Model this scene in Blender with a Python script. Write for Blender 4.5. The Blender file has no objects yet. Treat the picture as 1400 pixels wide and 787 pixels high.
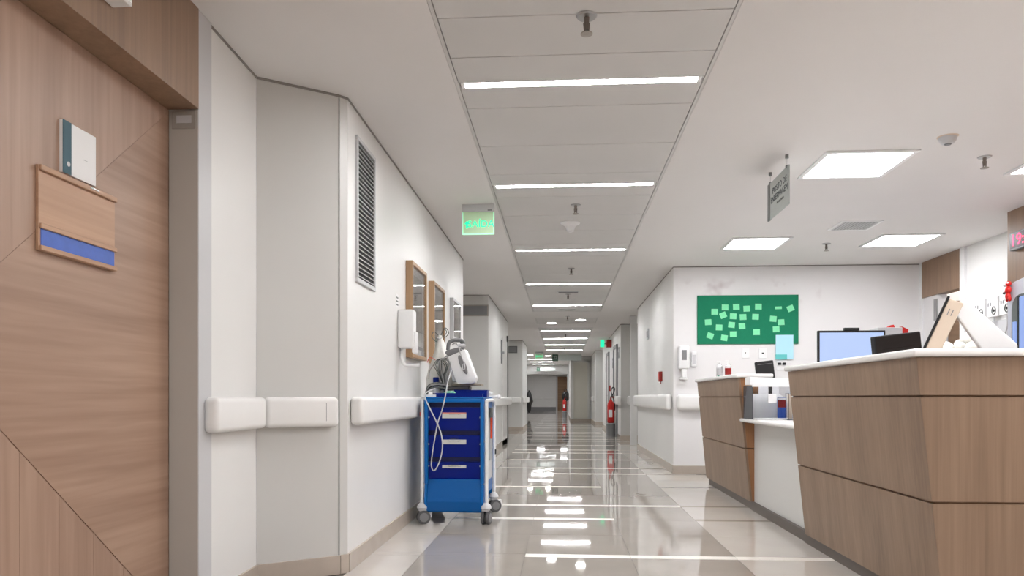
import bpy, bmesh, math, random
from mathutils import Matrix, Vector
random.seed(4)
PI = math.pi
S = bpy.context.scene
COL = S.collection

# ------------------------------------------------------------------ camera
cam = bpy.data.cameras.new('camera'); cam_o = bpy.data.objects.new('camera', cam); COL.objects.link(cam_o)
cam_o.location = (0, 0, 0.95)
cam_o.rotation_euler = (PI/2, 0, math.atan(68/1018))
cam.sensor_width = 36; cam.lens = 1018/1400*36
cam.shift_y = 149.5/1400
cam.clip_start = 0.05; cam.clip_end = 200
S.camera = cam_o
# ------------------------------------------------------------------ world, light levels, exposure
w = bpy.data.worlds.new('world'); S.world = w; w.use_nodes = True
w.node_tree.nodes['Background'].inputs[0].default_value = (0.9, 0.93, 1, 1)
w.node_tree.nodes['Background'].inputs[1].default_value = 0.4
E_STRIP = 106      # corridor strip lamps
E_PANEL = 24      # square lamps over the nurses' desk
E_DOWN = 60       # round downlights
S.view_settings.view_transform = 'Standard'; S.view_settings.look = 'None'
S.view_settings.exposure = 0.12; S.view_settings.gamma = 1

# ------------------------------------------------------------------ materials
def rgb(r, g, b):
    f = lambda c: (c/255/12.92 if c/255 <= .04045 else ((c/255+.055)/1.055)**2.4)
    return (f(r), f(g), f(b), 1)
MATS = {}
def mat(name, col, rough=.5, metal=0, noise=0, scale=4, emit=None, trans=0, ior=1.5, spec=.5, bump=0, coat=0, stretch=(1,1,1)):
    if name in MATS: return MATS[name]
    m = bpy.data.materials.new(name); m.use_nodes = True; nt = m.node_tree; N = nt.nodes; L = nt.links
    b = N['Principled BSDF']
    b.inputs['Base Color'].default_value = col
    b.inputs['Roughness'].default_value = rough; b.inputs['Metallic'].default_value = metal
    b.inputs['IOR'].default_value = ior; b.inputs['Transmission Weight'].default_value = trans
    b.inputs['Specular IOR Level'].default_value = spec; b.inputs['Coat Weight'].default_value = coat
    b.inputs['Coat Roughness'].default_value = .06
    if emit:
        b.inputs['Emission Color'].default_value = emit[0]; b.inputs['Emission Strength'].default_value = emit[1]
    if noise or bump:
        tc = N.new('ShaderNodeTexCoord'); mp = N.new('ShaderNodeMapping'); mp.inputs['Scale'].default_value = stretch
        nz = N.new('ShaderNodeTexNoise'); nz.inputs['Scale'].default_value = scale; nz.inputs['Detail'].default_value = 5
        L.new(tc.outputs['Object'], mp.inputs[0]); L.new(mp.outputs[0], nz.inputs['Vector'])
        if noise:
            rp = N.new('ShaderNodeValToRGB'); rp.color_ramp.elements[0].position = .3; rp.color_ramp.elements[1].position = .7
            rp.color_ramp.elements[0].color = tuple(c*(1-noise) for c in col[:3])+(1,)
            rp.color_ramp.elements[1].color = tuple(min(1, c*(1+noise*.5)) for c in col[:3])+(1,)
            L.new(nz.outputs[0], rp.inputs[0]); L.new(rp.outputs[0], b.inputs['Base Color'])
        if bump:
            bp = N.new('ShaderNodeBump'); bp.inputs['Strength'].default_value = bump; bp.inputs['Distance'].default_value = .01
            L.new(nz.outputs[0], bp.inputs['Height']); L.new(bp.outputs[0], b.inputs['Normal'])
    MATS[name] = m; return m
def wood(name, axis, c0=(130, 105, 86), c1=(158, 128, 104), rough=.42, fine=60):
    """laminate with grain running along axis 'x','y' or 'z'"""
    if name in MATS: return MATS[name]
    m = bpy.data.materials.new(name); m.use_nodes = True; nt = m.node_tree; N = nt.nodes; L = nt.links
    b = N['Principled BSDF']; b.inputs['Roughness'].default_value = rough
    tc = N.new('ShaderNodeTexCoord')
    def layer(across, along, detail, dist):
        mp = N.new('ShaderNodeMapping'); s = [across]*3; s['xyz'.index(axis)] = along
        mp.inputs['Scale'].default_value = s
        nz = N.new('ShaderNodeTexNoise'); nz.inputs['Scale'].default_value = 1; nz.inputs['Detail'].default_value = detail
        nz.inputs['Distortion'].default_value = dist
        L.new(tc.outputs['Object'], mp.inputs[0]); L.new(mp.outputs[0], nz.inputs['Vector']); return nz
    a = layer(9, .5, 4, .6); f = layer(fine, 1.6, 6, .3); g = layer(3.5, .3, 2, .2)
    m1 = N.new('ShaderNodeMath'); m1.operation = 'MULTIPLY_ADD'; m1.inputs[1].default_value = .35
    L.new(f.outputs[0], m1.inputs[0])
    m0 = N.new('ShaderNodeMath'); m0.operation = 'MULTIPLY_ADD'; m0.inputs[1].default_value = .42
    L.new(a.outputs[0], m0.inputs[0])
    mg = N.new('ShaderNodeMath'); mg.operation = 'MULTIPLY'; mg.inputs[1].default_value = .2; L.new(g.outputs[0], mg.inputs[0])
    L.new(mg.outputs[0], m0.inputs[2]); L.new(m0.outputs[0], m1.inputs[2])
    rp = N.new('ShaderNodeValToRGB'); e = rp.color_ramp.elements
    e[0].position = .36; e[0].color = rgb(*c0); e[1].position = .66; e[1].color = rgb(*c1)
    L.new(m1.outputs[0], rp.inputs[0]); L.new(rp.outputs[0], b.inputs['Base Color'])
    bp = N.new('ShaderNodeBump'); bp.inputs['Strength'].default_value = .05; bp.inputs['Distance'].default_value = .001
    L.new(f.outputs[0], bp.inputs['Height']); L.new(bp.outputs[0], b.inputs['Normal'])
    MATS[name] = m; return m
def smudged_wall():
    m = mat('smudged_paint', rgb(228, 226, 226), .45)
    nt = m.node_tree; N = nt.nodes; L = nt.links; b = N['Principled BSDF']
    tc = N.new('ShaderNodeTexCoord'); nz = N.new('ShaderNodeTexNoise'); nz.inputs['Scale'].default_value = 4.5; nz.inputs['Detail'].default_value = 2
    L.new(tc.outputs['Object'], nz.inputs['Vector'])
    r1 = N.new('ShaderNodeValToRGB'); r1.color_ramp.elements[0].position = .52; r1.color_ramp.elements[1].position = .72
    L.new(nz.outputs[0], r1.inputs[0])
    sx = N.new('ShaderNodeSeparateXYZ'); L.new(tc.outputs['Object'], sx.inputs[0])
    def band(sock, lo, hi):   # rubbed marks sit in a band above the notice board
        mr = N.new('ShaderNodeMapRange'); mr.inputs['From Min'].default_value = lo; mr.inputs['From Max'].default_value = lo+.1
        L.new(sock, mr.inputs[0]); mr2 = N.new('ShaderNodeMapRange'); mr2.inputs['From Min'].default_value = hi; mr2.inputs['From Max'].default_value = hi-.1
        L.new(sock, mr2.inputs[0]); mu = N.new('ShaderNodeMath'); mu.operation = 'MULTIPLY'
        L.new(mr.outputs[0], mu.inputs[0]); L.new(mr2.outputs[0], mu.inputs[1]); return mu
    bz = band(sx.outputs['Z'], 2.1, 2.45); bx = band(sx.outputs['X'], 1.45, 3.2)
    m1 = N.new('ShaderNodeMath'); m1.operation = 'MULTIPLY'; L.new(bz.outputs[0], m1.inputs[0]); L.new(bx.outputs[0], m1.inputs[1])
    m2 = N.new('ShaderNodeMath'); m2.operation = 'MULTIPLY'; L.new(m1.outputs[0], m2.inputs[0]); L.new(r1.outputs[0], m2.inputs[1])
    m3 = N.new('ShaderNodeMath'); m3.operation = 'MULTIPLY'; m3.inputs[1].default_value = .5; L.new(m2.outputs[0], m3.inputs[0])
    mx = N.new('ShaderNodeMix'); mx.data_type = 'RGBA'; mx.inputs[6].default_value = rgb(228, 226, 226); mx.inputs[7].default_value = rgb(150, 125, 125)
    L.new(m3.outputs[0], mx.inputs[0]); L.new(mx.outputs[2], b.inputs['Base Color'])
    return m

WALL = mat('wall_paint', rgb(230, 229, 227), .38, noise=.025, scale=1.2)
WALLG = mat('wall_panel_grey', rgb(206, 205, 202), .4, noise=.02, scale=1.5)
CEIL = mat('ceiling_plaster', rgb(226, 223, 221), .8, noise=.02, scale=1)
PANEL = mat('ceiling_panel', rgb(210, 208, 206), .6, noise=.03, scale=2)
SMUDGE = smudged_wall()
BASE = mat('baseboard_stone', rgb(186, 174, 162), .25, noise=.06, scale=8)
GAP = mat('shadow_gap', rgb(140, 136, 132), .7)
DARK = mat('dark_recess', rgb(28, 27, 27), .7)
TAUPE = mat('polished_taupe_tile', rgb(166, 158, 150), .035, noise=.06, scale=3, ior=1.6, spec=.6)
CREAM = mat('polished_cream_tile', rgb(208, 201, 193), .035, noise=.05, scale=3, ior=1.6, spec=.6)
INLAY = mat('pale_inlay', rgb(246, 240, 232), .3, noise=.02)
INLAYD = mat('grey_inlay', rgb(168, 158, 148), .12, noise=.05)  # greyed to paint in the plinth's dark reflection on the strips
GROUT = mat('grout', rgb(120, 112, 104), .8)
WV = wood('wood_vertical', 'z'); WY = wood('wood_along_corridor', 'y')
WDV = wood('door_wood_vertical', 'z', (150, 120, 102), (178, 148, 128), fine=40); WDY = wood('door_wood_horizontal', 'y', (148, 117, 98), (180, 150, 129), fine=40)
WPL = wood('plate_wood', 'x', (172, 134, 106), (196, 158, 128))
WC = wood('counter_wood', 'z', (124, 101, 82), (154, 128, 106)); WCO = wood('counter_end_wood', 'z', (150, 105, 70), (170, 122, 84))
WFR = wood('picture_frame_wood', 'z', (158, 124, 90), (182, 150, 116)); WX = wood('far_door_wood', 'x', (120, 88, 58), (150, 115, 82))
GROOVE = mat('groove_wood', rgb(122, 94, 72), .6)
WHITE = mat('white_plastic', rgb(236, 236, 236), .3); RAIL = mat('handrail_vinyl', rgb(234, 233, 231), .35, noise=.015)
SLAB = mat('white_solid_surface', rgb(240, 238, 236), .22); DESKW = mat('white_laminate', rgb(212, 211, 208), .4)
PLINTH = mat('plinth_brown', rgb(92, 82, 76), .4)
STEEL = mat('brushed_steel', rgb(170, 170, 170), .3, metal=1); GREY = mat('grey_plastic', rgb(128, 128, 130), .4)
LGREY = mat('light_grey_plastic', rgb(200, 200, 202), .4); BLACK = mat('black_plastic', rgb(24, 24, 26), .35)
BROWNG = mat('grey_brown_metal', rgb(160, 154, 146), .5); JAMB = mat('jamb_paint', rgb(186, 181, 174), .45)
BLUE = mat('cart_blue', rgb(0, 102, 178), .32, spec=.3); DBLUE = mat('drawer_blue', rgb(0, 26, 124), .3, spec=.2); NAVY = mat('tray_navy', rgb(0, 34, 134), .3, spec=.2)
BLUEB = mat('bin_blue', rgb(0, 88, 160), .35, spec=.3)
GREEN = mat('felt_green', rgb(14, 122, 88), .9, noise=.05, scale=30); NOTE = mat('note_green', rgb(128, 224, 170), .8)
PAPER = mat('paper', rgb(240, 240, 240), .8); PBLUE = mat('paper_blue', rgb(176, 222, 240), .7); TEAL = mat('teal_tape', rgb(96, 190, 190), .7)
RED = mat('red_paint', rgb(200, 28, 22), .3); REDD = mat('dark_red', rgb(150, 30, 24), .4); ORANGE = mat('orange_strap', rgb(226, 78, 40), .6)
ACRYL = mat('clear_acrylic', (.95, .97, 1, 1), .03, trans=1, ior=1.3); SMOKE = mat('smoked_acrylic', rgb(110, 112, 118), .1, trans=.5, ior=1.2)
GLASS = mat('picture_glass', (1, 1, 1, 1), .02, trans=1, ior=1.45)
INK = mat('ink', rgb(70, 74, 78), .7); DTEAL = mat('dark_teal', rgb(30, 78, 92), .5); BLUEW = mat('sign_blue', rgb(56, 96, 190), .35, noise=.1, scale=30)
ART = mat('art_print', rgb(196, 192, 188), .8, noise=.4, scale=6, stretch=(1, 1.8, .6)); SIGNG = mat('sign_grey', rgb(168, 174, 170), .35)
DGREY = mat('dark_grey', rgb(96, 100, 98), .4); BEIGE = mat('beige_plastic', rgb(214, 196, 176), .5); TYRE = mat('caster_rubber', rgb(84, 84, 86), .6)
GRNP = mat('green_plastic_film', rgb(130, 205, 175), .35, noise=.2, scale=40); FILM = mat('plastic_film', rgb(232, 230, 224), .3, bump=.6, scale=25)
CABLE = mat('grey_cable', rgb(150, 150, 148), .5); ARCH = mat('arch_grey', rgb(196, 198, 208), .35); CREAMD = mat('cream_door', rgb(206, 203, 192), .5)
E_W = mat('lamp_strip', (1, 1, 1, 1), .5, emit=((.98, .99, 1, 1), E_STRIP)); E_P = mat('lamp_panel', (1, 1, 1, 1), .5, emit=((.98, .98, 1, 1), E_PANEL))
E_D = mat('lamp_down', (1, 1, 1, 1), .5, emit=((1, .98, .95, 1), E_DOWN))
SCREEN = mat('screen_blue', rgb(40, 44, 56), .3, emit=((.47, .60, .93, 1), .95)); SCREEN2 = mat('screen_pale', rgb(40, 44, 60), .3, emit=((.30, .42, .80, 1), .9))
LED = mat('led_red', rgb(255, 40, 80), .5, emit=((1, .06, .16, 1), 2.2)); EXG = mat('exit_green', rgb(30, 220, 150), .5, emit=((.02, .85, .42, 1), .9))
EXP = mat('exit_plate', rgb(190, 215, 180), .3, emit=((.5, .8, .45, 1), .05)); EXE = mat('exit_edge', rgb(180, 255, 210), .3, emit=((.4, 1, .6, 1), .45))
DGRN = mat('dark_green_sign', rgb(20, 60, 44), .5)

# ------------------------------------------------------------------ mesh builder
class MB:
    def __init__(s): s.bm = bmesh.new()
    def add(s, b, M=None):
        if M is not None: bmesh.ops.transform(b, matrix=M, verts=b.verts)
        me = bpy.data.meshes.new('tmp'); b.to_mesh(me); b.free(); s.bm.from_mesh(me); bpy.data.meshes.remove(me); return s
    def box(s, x0, x1, y0, y1, z0, z1, bev=0, seg=2, M=None):
        b = bmesh.new(); bmesh.ops.create_cube(b, size=1)
        for v in b.verts: v.co = Vector((x0+(v.co.x+.5)*(x1-x0), y0+(v.co.y+.5)*(y1-y0), z0+(v.co.z+.5)*(z1-z0)))
        if bev: bmesh.ops.bevel(b, geom=list(b.edges), offset=bev, segments=seg, profile=.5, affect='EDGES', clamp_overlap=True)
        return s.add(b, M)
    def hexa(s, p):   # 4 bottom + 4 top points, same order
        b = bmesh.new(); v = [b.verts.new(q) for q in p]
        for f in ((3,2,1,0), (4,5,6,7), (0,1,5,4), (1,2,6,5), (2,3,7,6), (3,0,4,7)): b.faces.new([v[i] for i in f])
        bmesh.ops.recalc_face_normals(b, faces=b.faces); return s.add(b)
    def cyl(s, p0, p1, r0, r1=None, n=20, cap=True):
        p0 = Vector(p0); p1 = Vector(p1); r1 = r0 if r1 is None else r1; d = p1-p0
        b = bmesh.new(); bmesh.ops.create_cone(b, cap_ends=cap, segments=n, radius1=r0, radius2=max(r1, 1e-4), depth=d.length)
        return s.add(b, Matrix.Translation((p0+p1)/2) @ d.to_track_quat('Z', 'Y').to_matrix().to_4x4())
    def sph(s, c, r, sc=(1,1,1), n=16):
        b = bmesh.new(); bmesh.ops.create_uvsphere(b, u_segments=n, v_segments=n//2+2, radius=r)
        return s.add(b, Matrix.Translation(c) @ Matrix.Diagonal((*sc, 1)))
    def lathe(s, prof, c=(0,0,0), n=24, M=None):   # profile of (r, z)
        b = bmesh.new(); rings = []
        for r, z in prof: rings.append([b.verts.new((max(r, 1e-4)*math.cos(2*PI*i/n), max(r, 1e-4)*math.sin(2*PI*i/n), z)) for i in range(n)])
        for a, q in zip(rings, rings[1:]):
            for i in range(n): b.faces.new((a[i], a[(i+1) % n], q[(i+1) % n], q[i]))
        b.faces.new(rings[0][::-1]); b.faces.new(rings[-1]); bmesh.ops.recalc_face_normals(b, faces=b.faces)
        T = Matrix.Translation(c); return s.add(b, T @ M if M is not None else T)
    def prism(s, poly, a, b_, axis='y', bev=0, seg=2):
        b = bmesh.new()
        f = {'y': lambda u, v, t: (u, t, v), 'z': lambda u, v, t: (u, v, t), 'x': lambda u, v, t: (t, u, v)}[axis]
        A = [b.verts.new(f(u, v, a)) for u, v in poly]; B = [b.verts.new(f(u, v, b_)) for u, v in poly]; n = len(poly)
        b.faces.new(A); b.faces.new(B[::-1])
        for i in range(n): b.faces.new((A[i], B[i], B[(i+1) % n], A[(i+1) % n]))
        bmesh.ops.recalc_face_normals(b, faces=b.faces)
        if bev: bmesh.ops.bevel(b, geom=list(b.edges), offset=bev, segments=seg, profile=.5, affect='EDGES', clamp_overlap=True)
        return s.add(b)
    def tube(s, pts, r, n=8, sub=6, closed=False):
        P = [Vector(p) for p in pts]
        if sub > 1 and len(P) > 2:
            Q = []; m = len(P)
            for i in range(m if closed else m-1):
                g = (lambda k: P[k % m]) if closed else (lambda k: P[min(max(k, 0), m-1)])
                a, b_, c_, d_ = g(i-1), g(i), g(i+1), g(i+2)
                for j in range(sub):
                    t = j/sub; Q.append(.5*((2*b_)+(c_-a)*t+(2*a-5*b_+4*c_-d_)*t*t+(3*b_-a-3*c_+d_)*t**3))
            if not closed: Q.append(P[-1])
            P = Q
        b = bmesh.new(); rings = []; up = None; m = len(P)
        for i, p in enumerate(P):
            t = (P[(i+1) % m]-P[i-1]) if closed else (P[min(i+1, m-1)]-P[max(i-1, 0)])
            t.normalize()
            if up is None: up = t.orthogonal().normalized()
            up = (up-t*up.dot(t)); up = up.normalized() if up.length > 1e-5 else t.orthogonal().normalized()
            sd = t.cross(up)
            rings.append([b.verts.new(p+r*(math.cos(2*PI*k/n)*up+math.sin(2*PI*k/n)*sd)) for k in range(n)])
        for i in range(m if closed else m-1):
            a, q = rings[i], rings[(i+1) % m]
            for k in range(n): b.faces.new((a[k], a[(k+1) % n], q[(k+1) % n], q[k]))
        if not closed: b.faces.new(rings[0][::-1]); b.faces.new(rings[-1])
        bmesh.ops.recalc_face_normals(b, faces=b.faces); return s.add(b)
    def text(s, body, size, x, z, y=0, align='CENTER', depth=.0006, sx=1):   # upright text facing -y
        cu = bpy.data.curves.new('t', 'FONT'); cu.body = body; cu.size = size; cu.align_x = align; cu.align_y = 'CENTER'; cu.extrude = depth; cu.resolution_u = 3
        o = bpy.data.objects.new('t', cu); COL.objects.link(o); dg = bpy.context.evaluated_depsgraph_get(); dg.update()
        me = bpy.data.meshes.new_from_object(o.evaluated_get(dg)); bpy.data.objects.remove(o); bpy.data.curves.remove(cu)
        me.transform(Matrix.Translation((x, y, z)) @ Matrix.Rotation(PI/2, 4, 'X') @ Matrix.Diagonal((sx, 1, 1, 1)))
        s.bm.from_mesh(me); bpy.data.meshes.remove(me); return s
    def build(s, name, m, parent=None, smooth=False):
        me = bpy.data.meshes.new(name); s.bm.to_mesh(me); s.bm.free()
        me.materials.append(m)
        if smooth:
            for p in me.polygons: p.use_smooth = True
            try: me.set_sharp_from_angle(angle=math.radians(smooth if smooth is not True else 40))
            except Exception: pass
        o = bpy.data.objects.new(name, me); COL.objects.link(o)
        if parent: o.parent = parent
        return o
def tag(o, label=None, cat=None, group=None, kind=None):
    if label: o['label'] = label
    if cat: o['category'] = cat
    if group: o['group'] = group
    if kind: o['kind'] = kind
    return o
def thing(name, label, cat, loc, rz=0, group=None):
    o = bpy.data.objects.new(name, None); COL.objects.link(o); o.location = loc; o.rotation_euler = (0, 0, rz); o.empty_display_size = .05
    return tag(o, label, cat, group)
def dup(r, loc, label, rz=None):
    c = r.copy(); COL.objects.link(c); c.location = loc; c['label'] = label
    if rz is not None: c.rotation_euler = (0, 0, rz)
    for ch in r.children:
        d = ch.copy(); COL.objects.link(d); d.parent = c
        for g in ch.children: e = g.copy(); COL.objects.link(e); e.parent = d
    return c
def struct(o): o['kind'] = 'structure'; return o
H = 2.58
LW = -1.163; RW = 1.39

# ------------------------------------------------------------------ floor
floor = struct(MB().box(-3.2, 5.4, -4, 60, -.12, -.005).build('floor', GROUT))
cols = [(-1.9, LW, 0), (LW, -.85, 1), (-.85, -.22, 0), (-.22, .41, 0), (.41, 1.03, 0), (1.03, 1.66, 1), (1.66, 2.29, 1), (2.29, 2.92, 1), (2.92, 3.55, 1), (3.55, 4.18, 1)]
T = .635; SW = .09
strips = [4.48-2.095, 4.48-2.095+1.365-.0, 4.48, 5.845, 6.575, 7.94, 9.305, 10.035, 11.4, 12.765, 13.495]
G = .0015
cache = {}
def tile(x0, x1, y0, y1, m, name='floor_tile', par=None, z=0.0):
    k = (round(x1-x0, 3), round(y1-y0, 3), m.name)
    if k not in cache:
        o = MB().box(-(x1-x0)/2+G, (x1-x0)/2-G, -(y1-y0)/2+G, (y1-y0)/2-G, -.008, 0).build(name, m, par or floor); cache[k] = o
    else: o = cache[k].copy(); COL.objects.link(o)
    o.location = ((x0+x1)/2, (y0+y1)/2, z); o.rotation_euler = (random.uniform(-1, 1)*.0011, random.uniform(-1, 1)*.0011, 0); return o
ext = {2: (-.22, 1.66), 3: (-.85, .41), 4: (-.85, 1.03), 5: (-.85, .41), 6: (-.22, 1.03), 7: (-.85, 1.03)}
rows = []
for i, a in enumerate(strips):
    x0, x1 = ext.get(i, (-.85, 1.03))
    for c0, c1, k in cols[1:]:
        if a > 9 and c1 > 1.5: continue
        ins = c0 >= x0-.01 and c1 <= x1+.01
        tile(c0, c1, a-SW/2, a+SW/2, INLAY if ins else (INLAYD if k and c0 > 1 else (CREAM if k else TAUPE)), 'inlay_strip')
    if i+1 < len(strips):
        g = strips[i+1]-a-SW; n = 2 if g > .9 else 1
        for j in range(n):
            y0 = a+SW/2+j*g/n; y1 = y0+g/n
            for c0, c1, k in cols:
                if c0 < -1.5 and not (8.7 < y0 < 11.9): continue
                if c1 > 1.7 and (y0 > 9 or y1 < 4.4): continue
                tile(c0, c1, y0, y1, CREAM if k else TAUPE)
# floor the photo does not show closely, and the receding end: joined tiles
m = MB(); mc = MB(); mi = MB()
y = 13.54; k = 0
while y < 58:
    n = (2, 2, 1)[k % 3]
    for j in range(n):
        for c0, c1, q in ((-3, -1.75, 0), (-1.75, LW, 0), (LW, -.85, 1), (-.85, -.22, 0), (-.22, .41, 0), (.41, 1.03, 0), (1.03, 1.66, 1), (1.66, 2.3, 1)):
            (mc if q else m).box(c0+G, c1-G, y+G, y+T-G, -.008, 0)
        y += T
    mi.box(-.85, 1.03, y, y+SW, -.008, 0); y += SW; k += 1
for yy in range(-4, 2):
    for c0, c1, q in cols: (mc if q else m).box(c0+G, c1-G, yy+G, yy+1-G, -.008, 0)
for c0, c1, q in cols: (mc if q else m).box(c0+G, c1-G, 2+G, 2.34-G, -.008, 0)
for c0, c1 in ((1.66, 3), (3, 4.35)): mc.box(c0, c1, 2.34, 4.4, -.008, 0)
mc.box(4.18, 4.35, 4.4, 9.35, -.008, 0)
tag(m.build('far_tiles', TAUPE, floor), kind='stuff'); tag(mc.build('far_border_tiles', CREAM, floor), kind='stuff'); tag(mi.build('far_inlays', INLAY, floor), kind='stuff')

# ------------------------------------------------------------------ ceiling
PX0, PX1 = -.535, .725
c = MB()
for b in ((-3.2, PX0-.02, -4, 60), (PX1+.02, 5.4, -4, 60), (PX0-.02, PX1+.02, 14.19, 15.3), (PX0-.02, PX1+.02, 26.3, 60), (PX0-.02, PX1+.02, 16.6, 17.4)):
    c.box(b[0], b[1], b[2], b[3], H, H+.1)
c.box(PX0-.02, PX1+.02, -4, 60, H+.09, H+.14)
ceiling = struct(c.build('ceiling', CEIL))
# shadow gap strips beside the panels
g = MB()
for y0, y1 in ((-4, 14.19), (15.3, 16.6), (17.4, 26.3)):
    g.box(PX0-.019, PX0-.003, y0, y1, H+.002, H+.02); g.box(PX1+.003, PX1+.019, y0, y1, H+.002, H+.02)
g.build('edge_channel', PANEL, ceiling)
lights = [1.37, 3.875, 5.755, 8.28, 10.76, 13.25]
joints = [-3.65, -3.0, -2.35, -1.7, -1.05, -.4, .2, .43, 1.05, 1.68, 2.3, 2.925, 3.185, 3.56, 4.19, 4.83, 5.45, 6.07, 6.69, 7.31, 7.955, 8.6, 9.22, 9.83, 10.44, 11.07, 11.69, 12.31, 12.93, 13.56, 14.19]
pc = {}
def cpanel(y0, y1):
    k = round(y1-y0, 3)
    if k not in pc: o = MB().box(PX0+.001, PX1-.001, -k/2+.003, k/2-.003, 0, .015, .0015, 1).build('ceiling_panel', PANEL, ceiling); pc[k] = o
    else: o = pc[k].copy(); COL.objects.link(o)
    o.location = (0, (y0+y1)/2, H+.003)
lw = .033
for a, b in zip(joints, joints[1:]):
    L_ = [l for l in lights+[-1.2] if a < l < b]
    if L_: cpanel(a, L_[0]-lw); cpanel(L_[0]+lw, b)
    else: cpanel(a, b)
for a, b in ((15.3, 16.6),): cpanel(a, b)
far_l = [18.3, 20.7, 23.2, 25.7]
yy = 17.4
for l in far_l:
    cpanel(yy, l-lw); yy = l+lw
cpanel(yy, 26.3)
# dark backing seen through the panel joints
MB().box(PX0-.008, PX1+.008, -4, 26.3, H+.03, H+.04).build('joint_backing', GAP, ceiling)

def strip_light(y, label, x0=PX0+.03, x1=PX1-.03, z=H):
    t = thing('strip_light', label, 'light', ((x0+x1)/2, y, z), 0, 'corridor strip lights'); hw = (x1-x0)/2
    MB().box(-hw, hw, -.029, .029, .004, .012).build('diffuser', E_W, t)
    f = MB()
    for a in ((-hw-.02, -hw, -.033, .033), (hw, hw+.02, -.033, .033), (-hw, hw, -.033, -.029), (-hw, hw, .029, .033)): f.box(a[0], a[1], a[2], a[3], .001, .02)
    f.build('trim_frame', WHITE, t); return t
names = {3.875: 'nearest glowing strip light across the corridor ceiling', 5.755: 'second nearest glowing strip light in the ceiling, beside the exit sign', 8.28: 'third glowing strip light along the ceiling panels',
         10.76: 'fourth glowing strip light along the ceiling panels', 13.25: 'fifth strip light, just before the two round downlights'}
for l in lights:
    if l in names: strip_light(l, names[l])
    else: strip_light(l, 'strip light directly overhead, before the first one in view')
strip_light(-1.2, 'strip light in the corridor ceiling behind the viewer')  # lamp run carried on unseen behind the camera, as fill from that side
for l, n in zip(far_l, ('first', 'second', 'third', 'last')): strip_light(l, n+' strip light of the far panel run beyond the downlights')
for l, n in zip((31.6, 34, 36.3), ('nearest', 'middle', 'farthest')): strip_light(l, n+' short strip light in the farthest corridor section at left', -1.42, -.38, H-.014)
for l, n in ((40, 'nearer'), (45, 'farther')): strip_light(l, n+' added strip light brightening the vestibule beyond the far doorway', -1.42, -.38, H-.014)  # unseen lamps added to brighten the vestibule

def square_light(x, y, label):
    t = thing('panel_light', label, 'light', (x, y, H), 0, "square panel lights over the nurses' station")
    MB().box(-.27, .27, -.27, .27, -.010, -.004).build('diffuser', E_P, t)
    f = MB()
    for a in ((-.305, .305, -.305, -.27), (-.305, .305, .27, .305), (-.305, -.27, -.27, .27), (.27, .305, -.27, .27)): f.box(a[0], a[1], a[2], a[3], -.012, -.0005, .003, 1)
    f.build('trim_frame', WHITE, t)
square_light(2.05, 5.36, 'large square ceiling light nearest the hanging grey sign'); square_light(2.04, 8.03, 'square ceiling light closest to the green notice board')
square_light(3.5, 7.97, 'square ceiling light beside the ceiling air vent'); square_light(3.52, 5.36, 'square ceiling light cut off by the right edge')
for p in ((2.05, 2.6), (3.5, 2.6), (2.05, 0), (3.5, 0), (2.05, -2.6), (3.5, -2.6)): square_light(p[0], p[1], 'square ceiling light behind the viewer, %s row, %s' % ({2.6: 'first', 0: 'second', -2.6: 'third'}[p[1]], 'corridor side' if p[0] < 3 else 'wall side'))

def downlight(x, y, label):
    t = thing('downlight', label, 'light', (x, y, H), 0, 'round downlights')
    MB().lathe([(.1, -.005), (.1, 0)]).build('diffuser', E_D, t)
    MB().lathe([(.1, -.004), (.118, -.007), (.125, -.001), (.1, 0)]).build('ring', WHITE, t)
downlight(.40, 15.75, 'right round downlight in the isolated grey ceiling panel'); downlight(-.22, 16.35, 'left round downlight in the isolated grey ceiling panel')
downlight(-1.2, 28.6, 'left round downlight in the farthest corridor section'); downlight(-.54, 29.2, 'right round downlight in the farthest corridor section')

downlight(4.85, 8.95, 'added unseen downlight in the room beyond the wooden header opening')  # unseen lamp added to light the inner wood door

def sprinkler(x, y, label, z=H):
    t = thing('sprinkler', label, 'sprinkler', (x, y, z), 0, 'ceiling sprinklers')
    MB().lathe([(.04, -.006), (.045, 0)]).build('escutcheon', STEEL, t, True)
    b = MB(); b.cyl((0, 0, -.06), (0, 0, -.004), .009, .012); b.cyl((-.012, 0, -.03), (-.008, 0, -.075), .003); b.cyl((.012, 0, -.03), (.008, 0, -.075), .003)
    b.build('frame', mat('bronze', rgb(112, 102, 94), .4), t, True); MB().lathe([(.004, -.082), (.026, -.078), (.026, -.074), (.004, -.07)]).build('deflector', BROWNG, t)
for x, y, l in ((.106, 3.2, 'sprinkler in front of the nearest strip light'), (.117, 6.33, 'sprinkler just beyond the second strip light'), (.12, 9.45, 'sprinkler between the third and fourth strip lights'),
                (.1, 11.8, 'sprinkler between the fourth and fifth strip lights'), (2.86, 5.25, 'sprinkler beside the round smoke detector'), (2.8, 8.1, 'sprinkler between the two farther square lights'),
                (.116, 15, 'sprinkler in front of the two downlights'), (.1, 19.3, 'sprinkler between the first far strip lights'), (.1, 24.8, 'sprinkler among the last far strip lights')): sprinkler(x, y, l)
t = thing('smoke_detector', 'round beige smoke detector on the ceiling beside a sprinkler', 'detector', (2.41, 4.83, H))
MB().lathe([(.055, -.004), (.062, 0)], n=32).build('base', BEIGE, t, True)
MB().lathe([(.02, -.046), (.034, -.044), (.05, -.024), (.053, -.005), (.04, -.003)], n=32).build('chamber', LGREY, t, True); MB().lathe([(.018, -.052), (.022, -.046), (.01, -.044)]).build('cap', GREY, t)
t = thing('ceiling_speaker', 'small white cone-shaped fitting between second and third strip lights', 'detector', (.08, 6.98, H))
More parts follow.
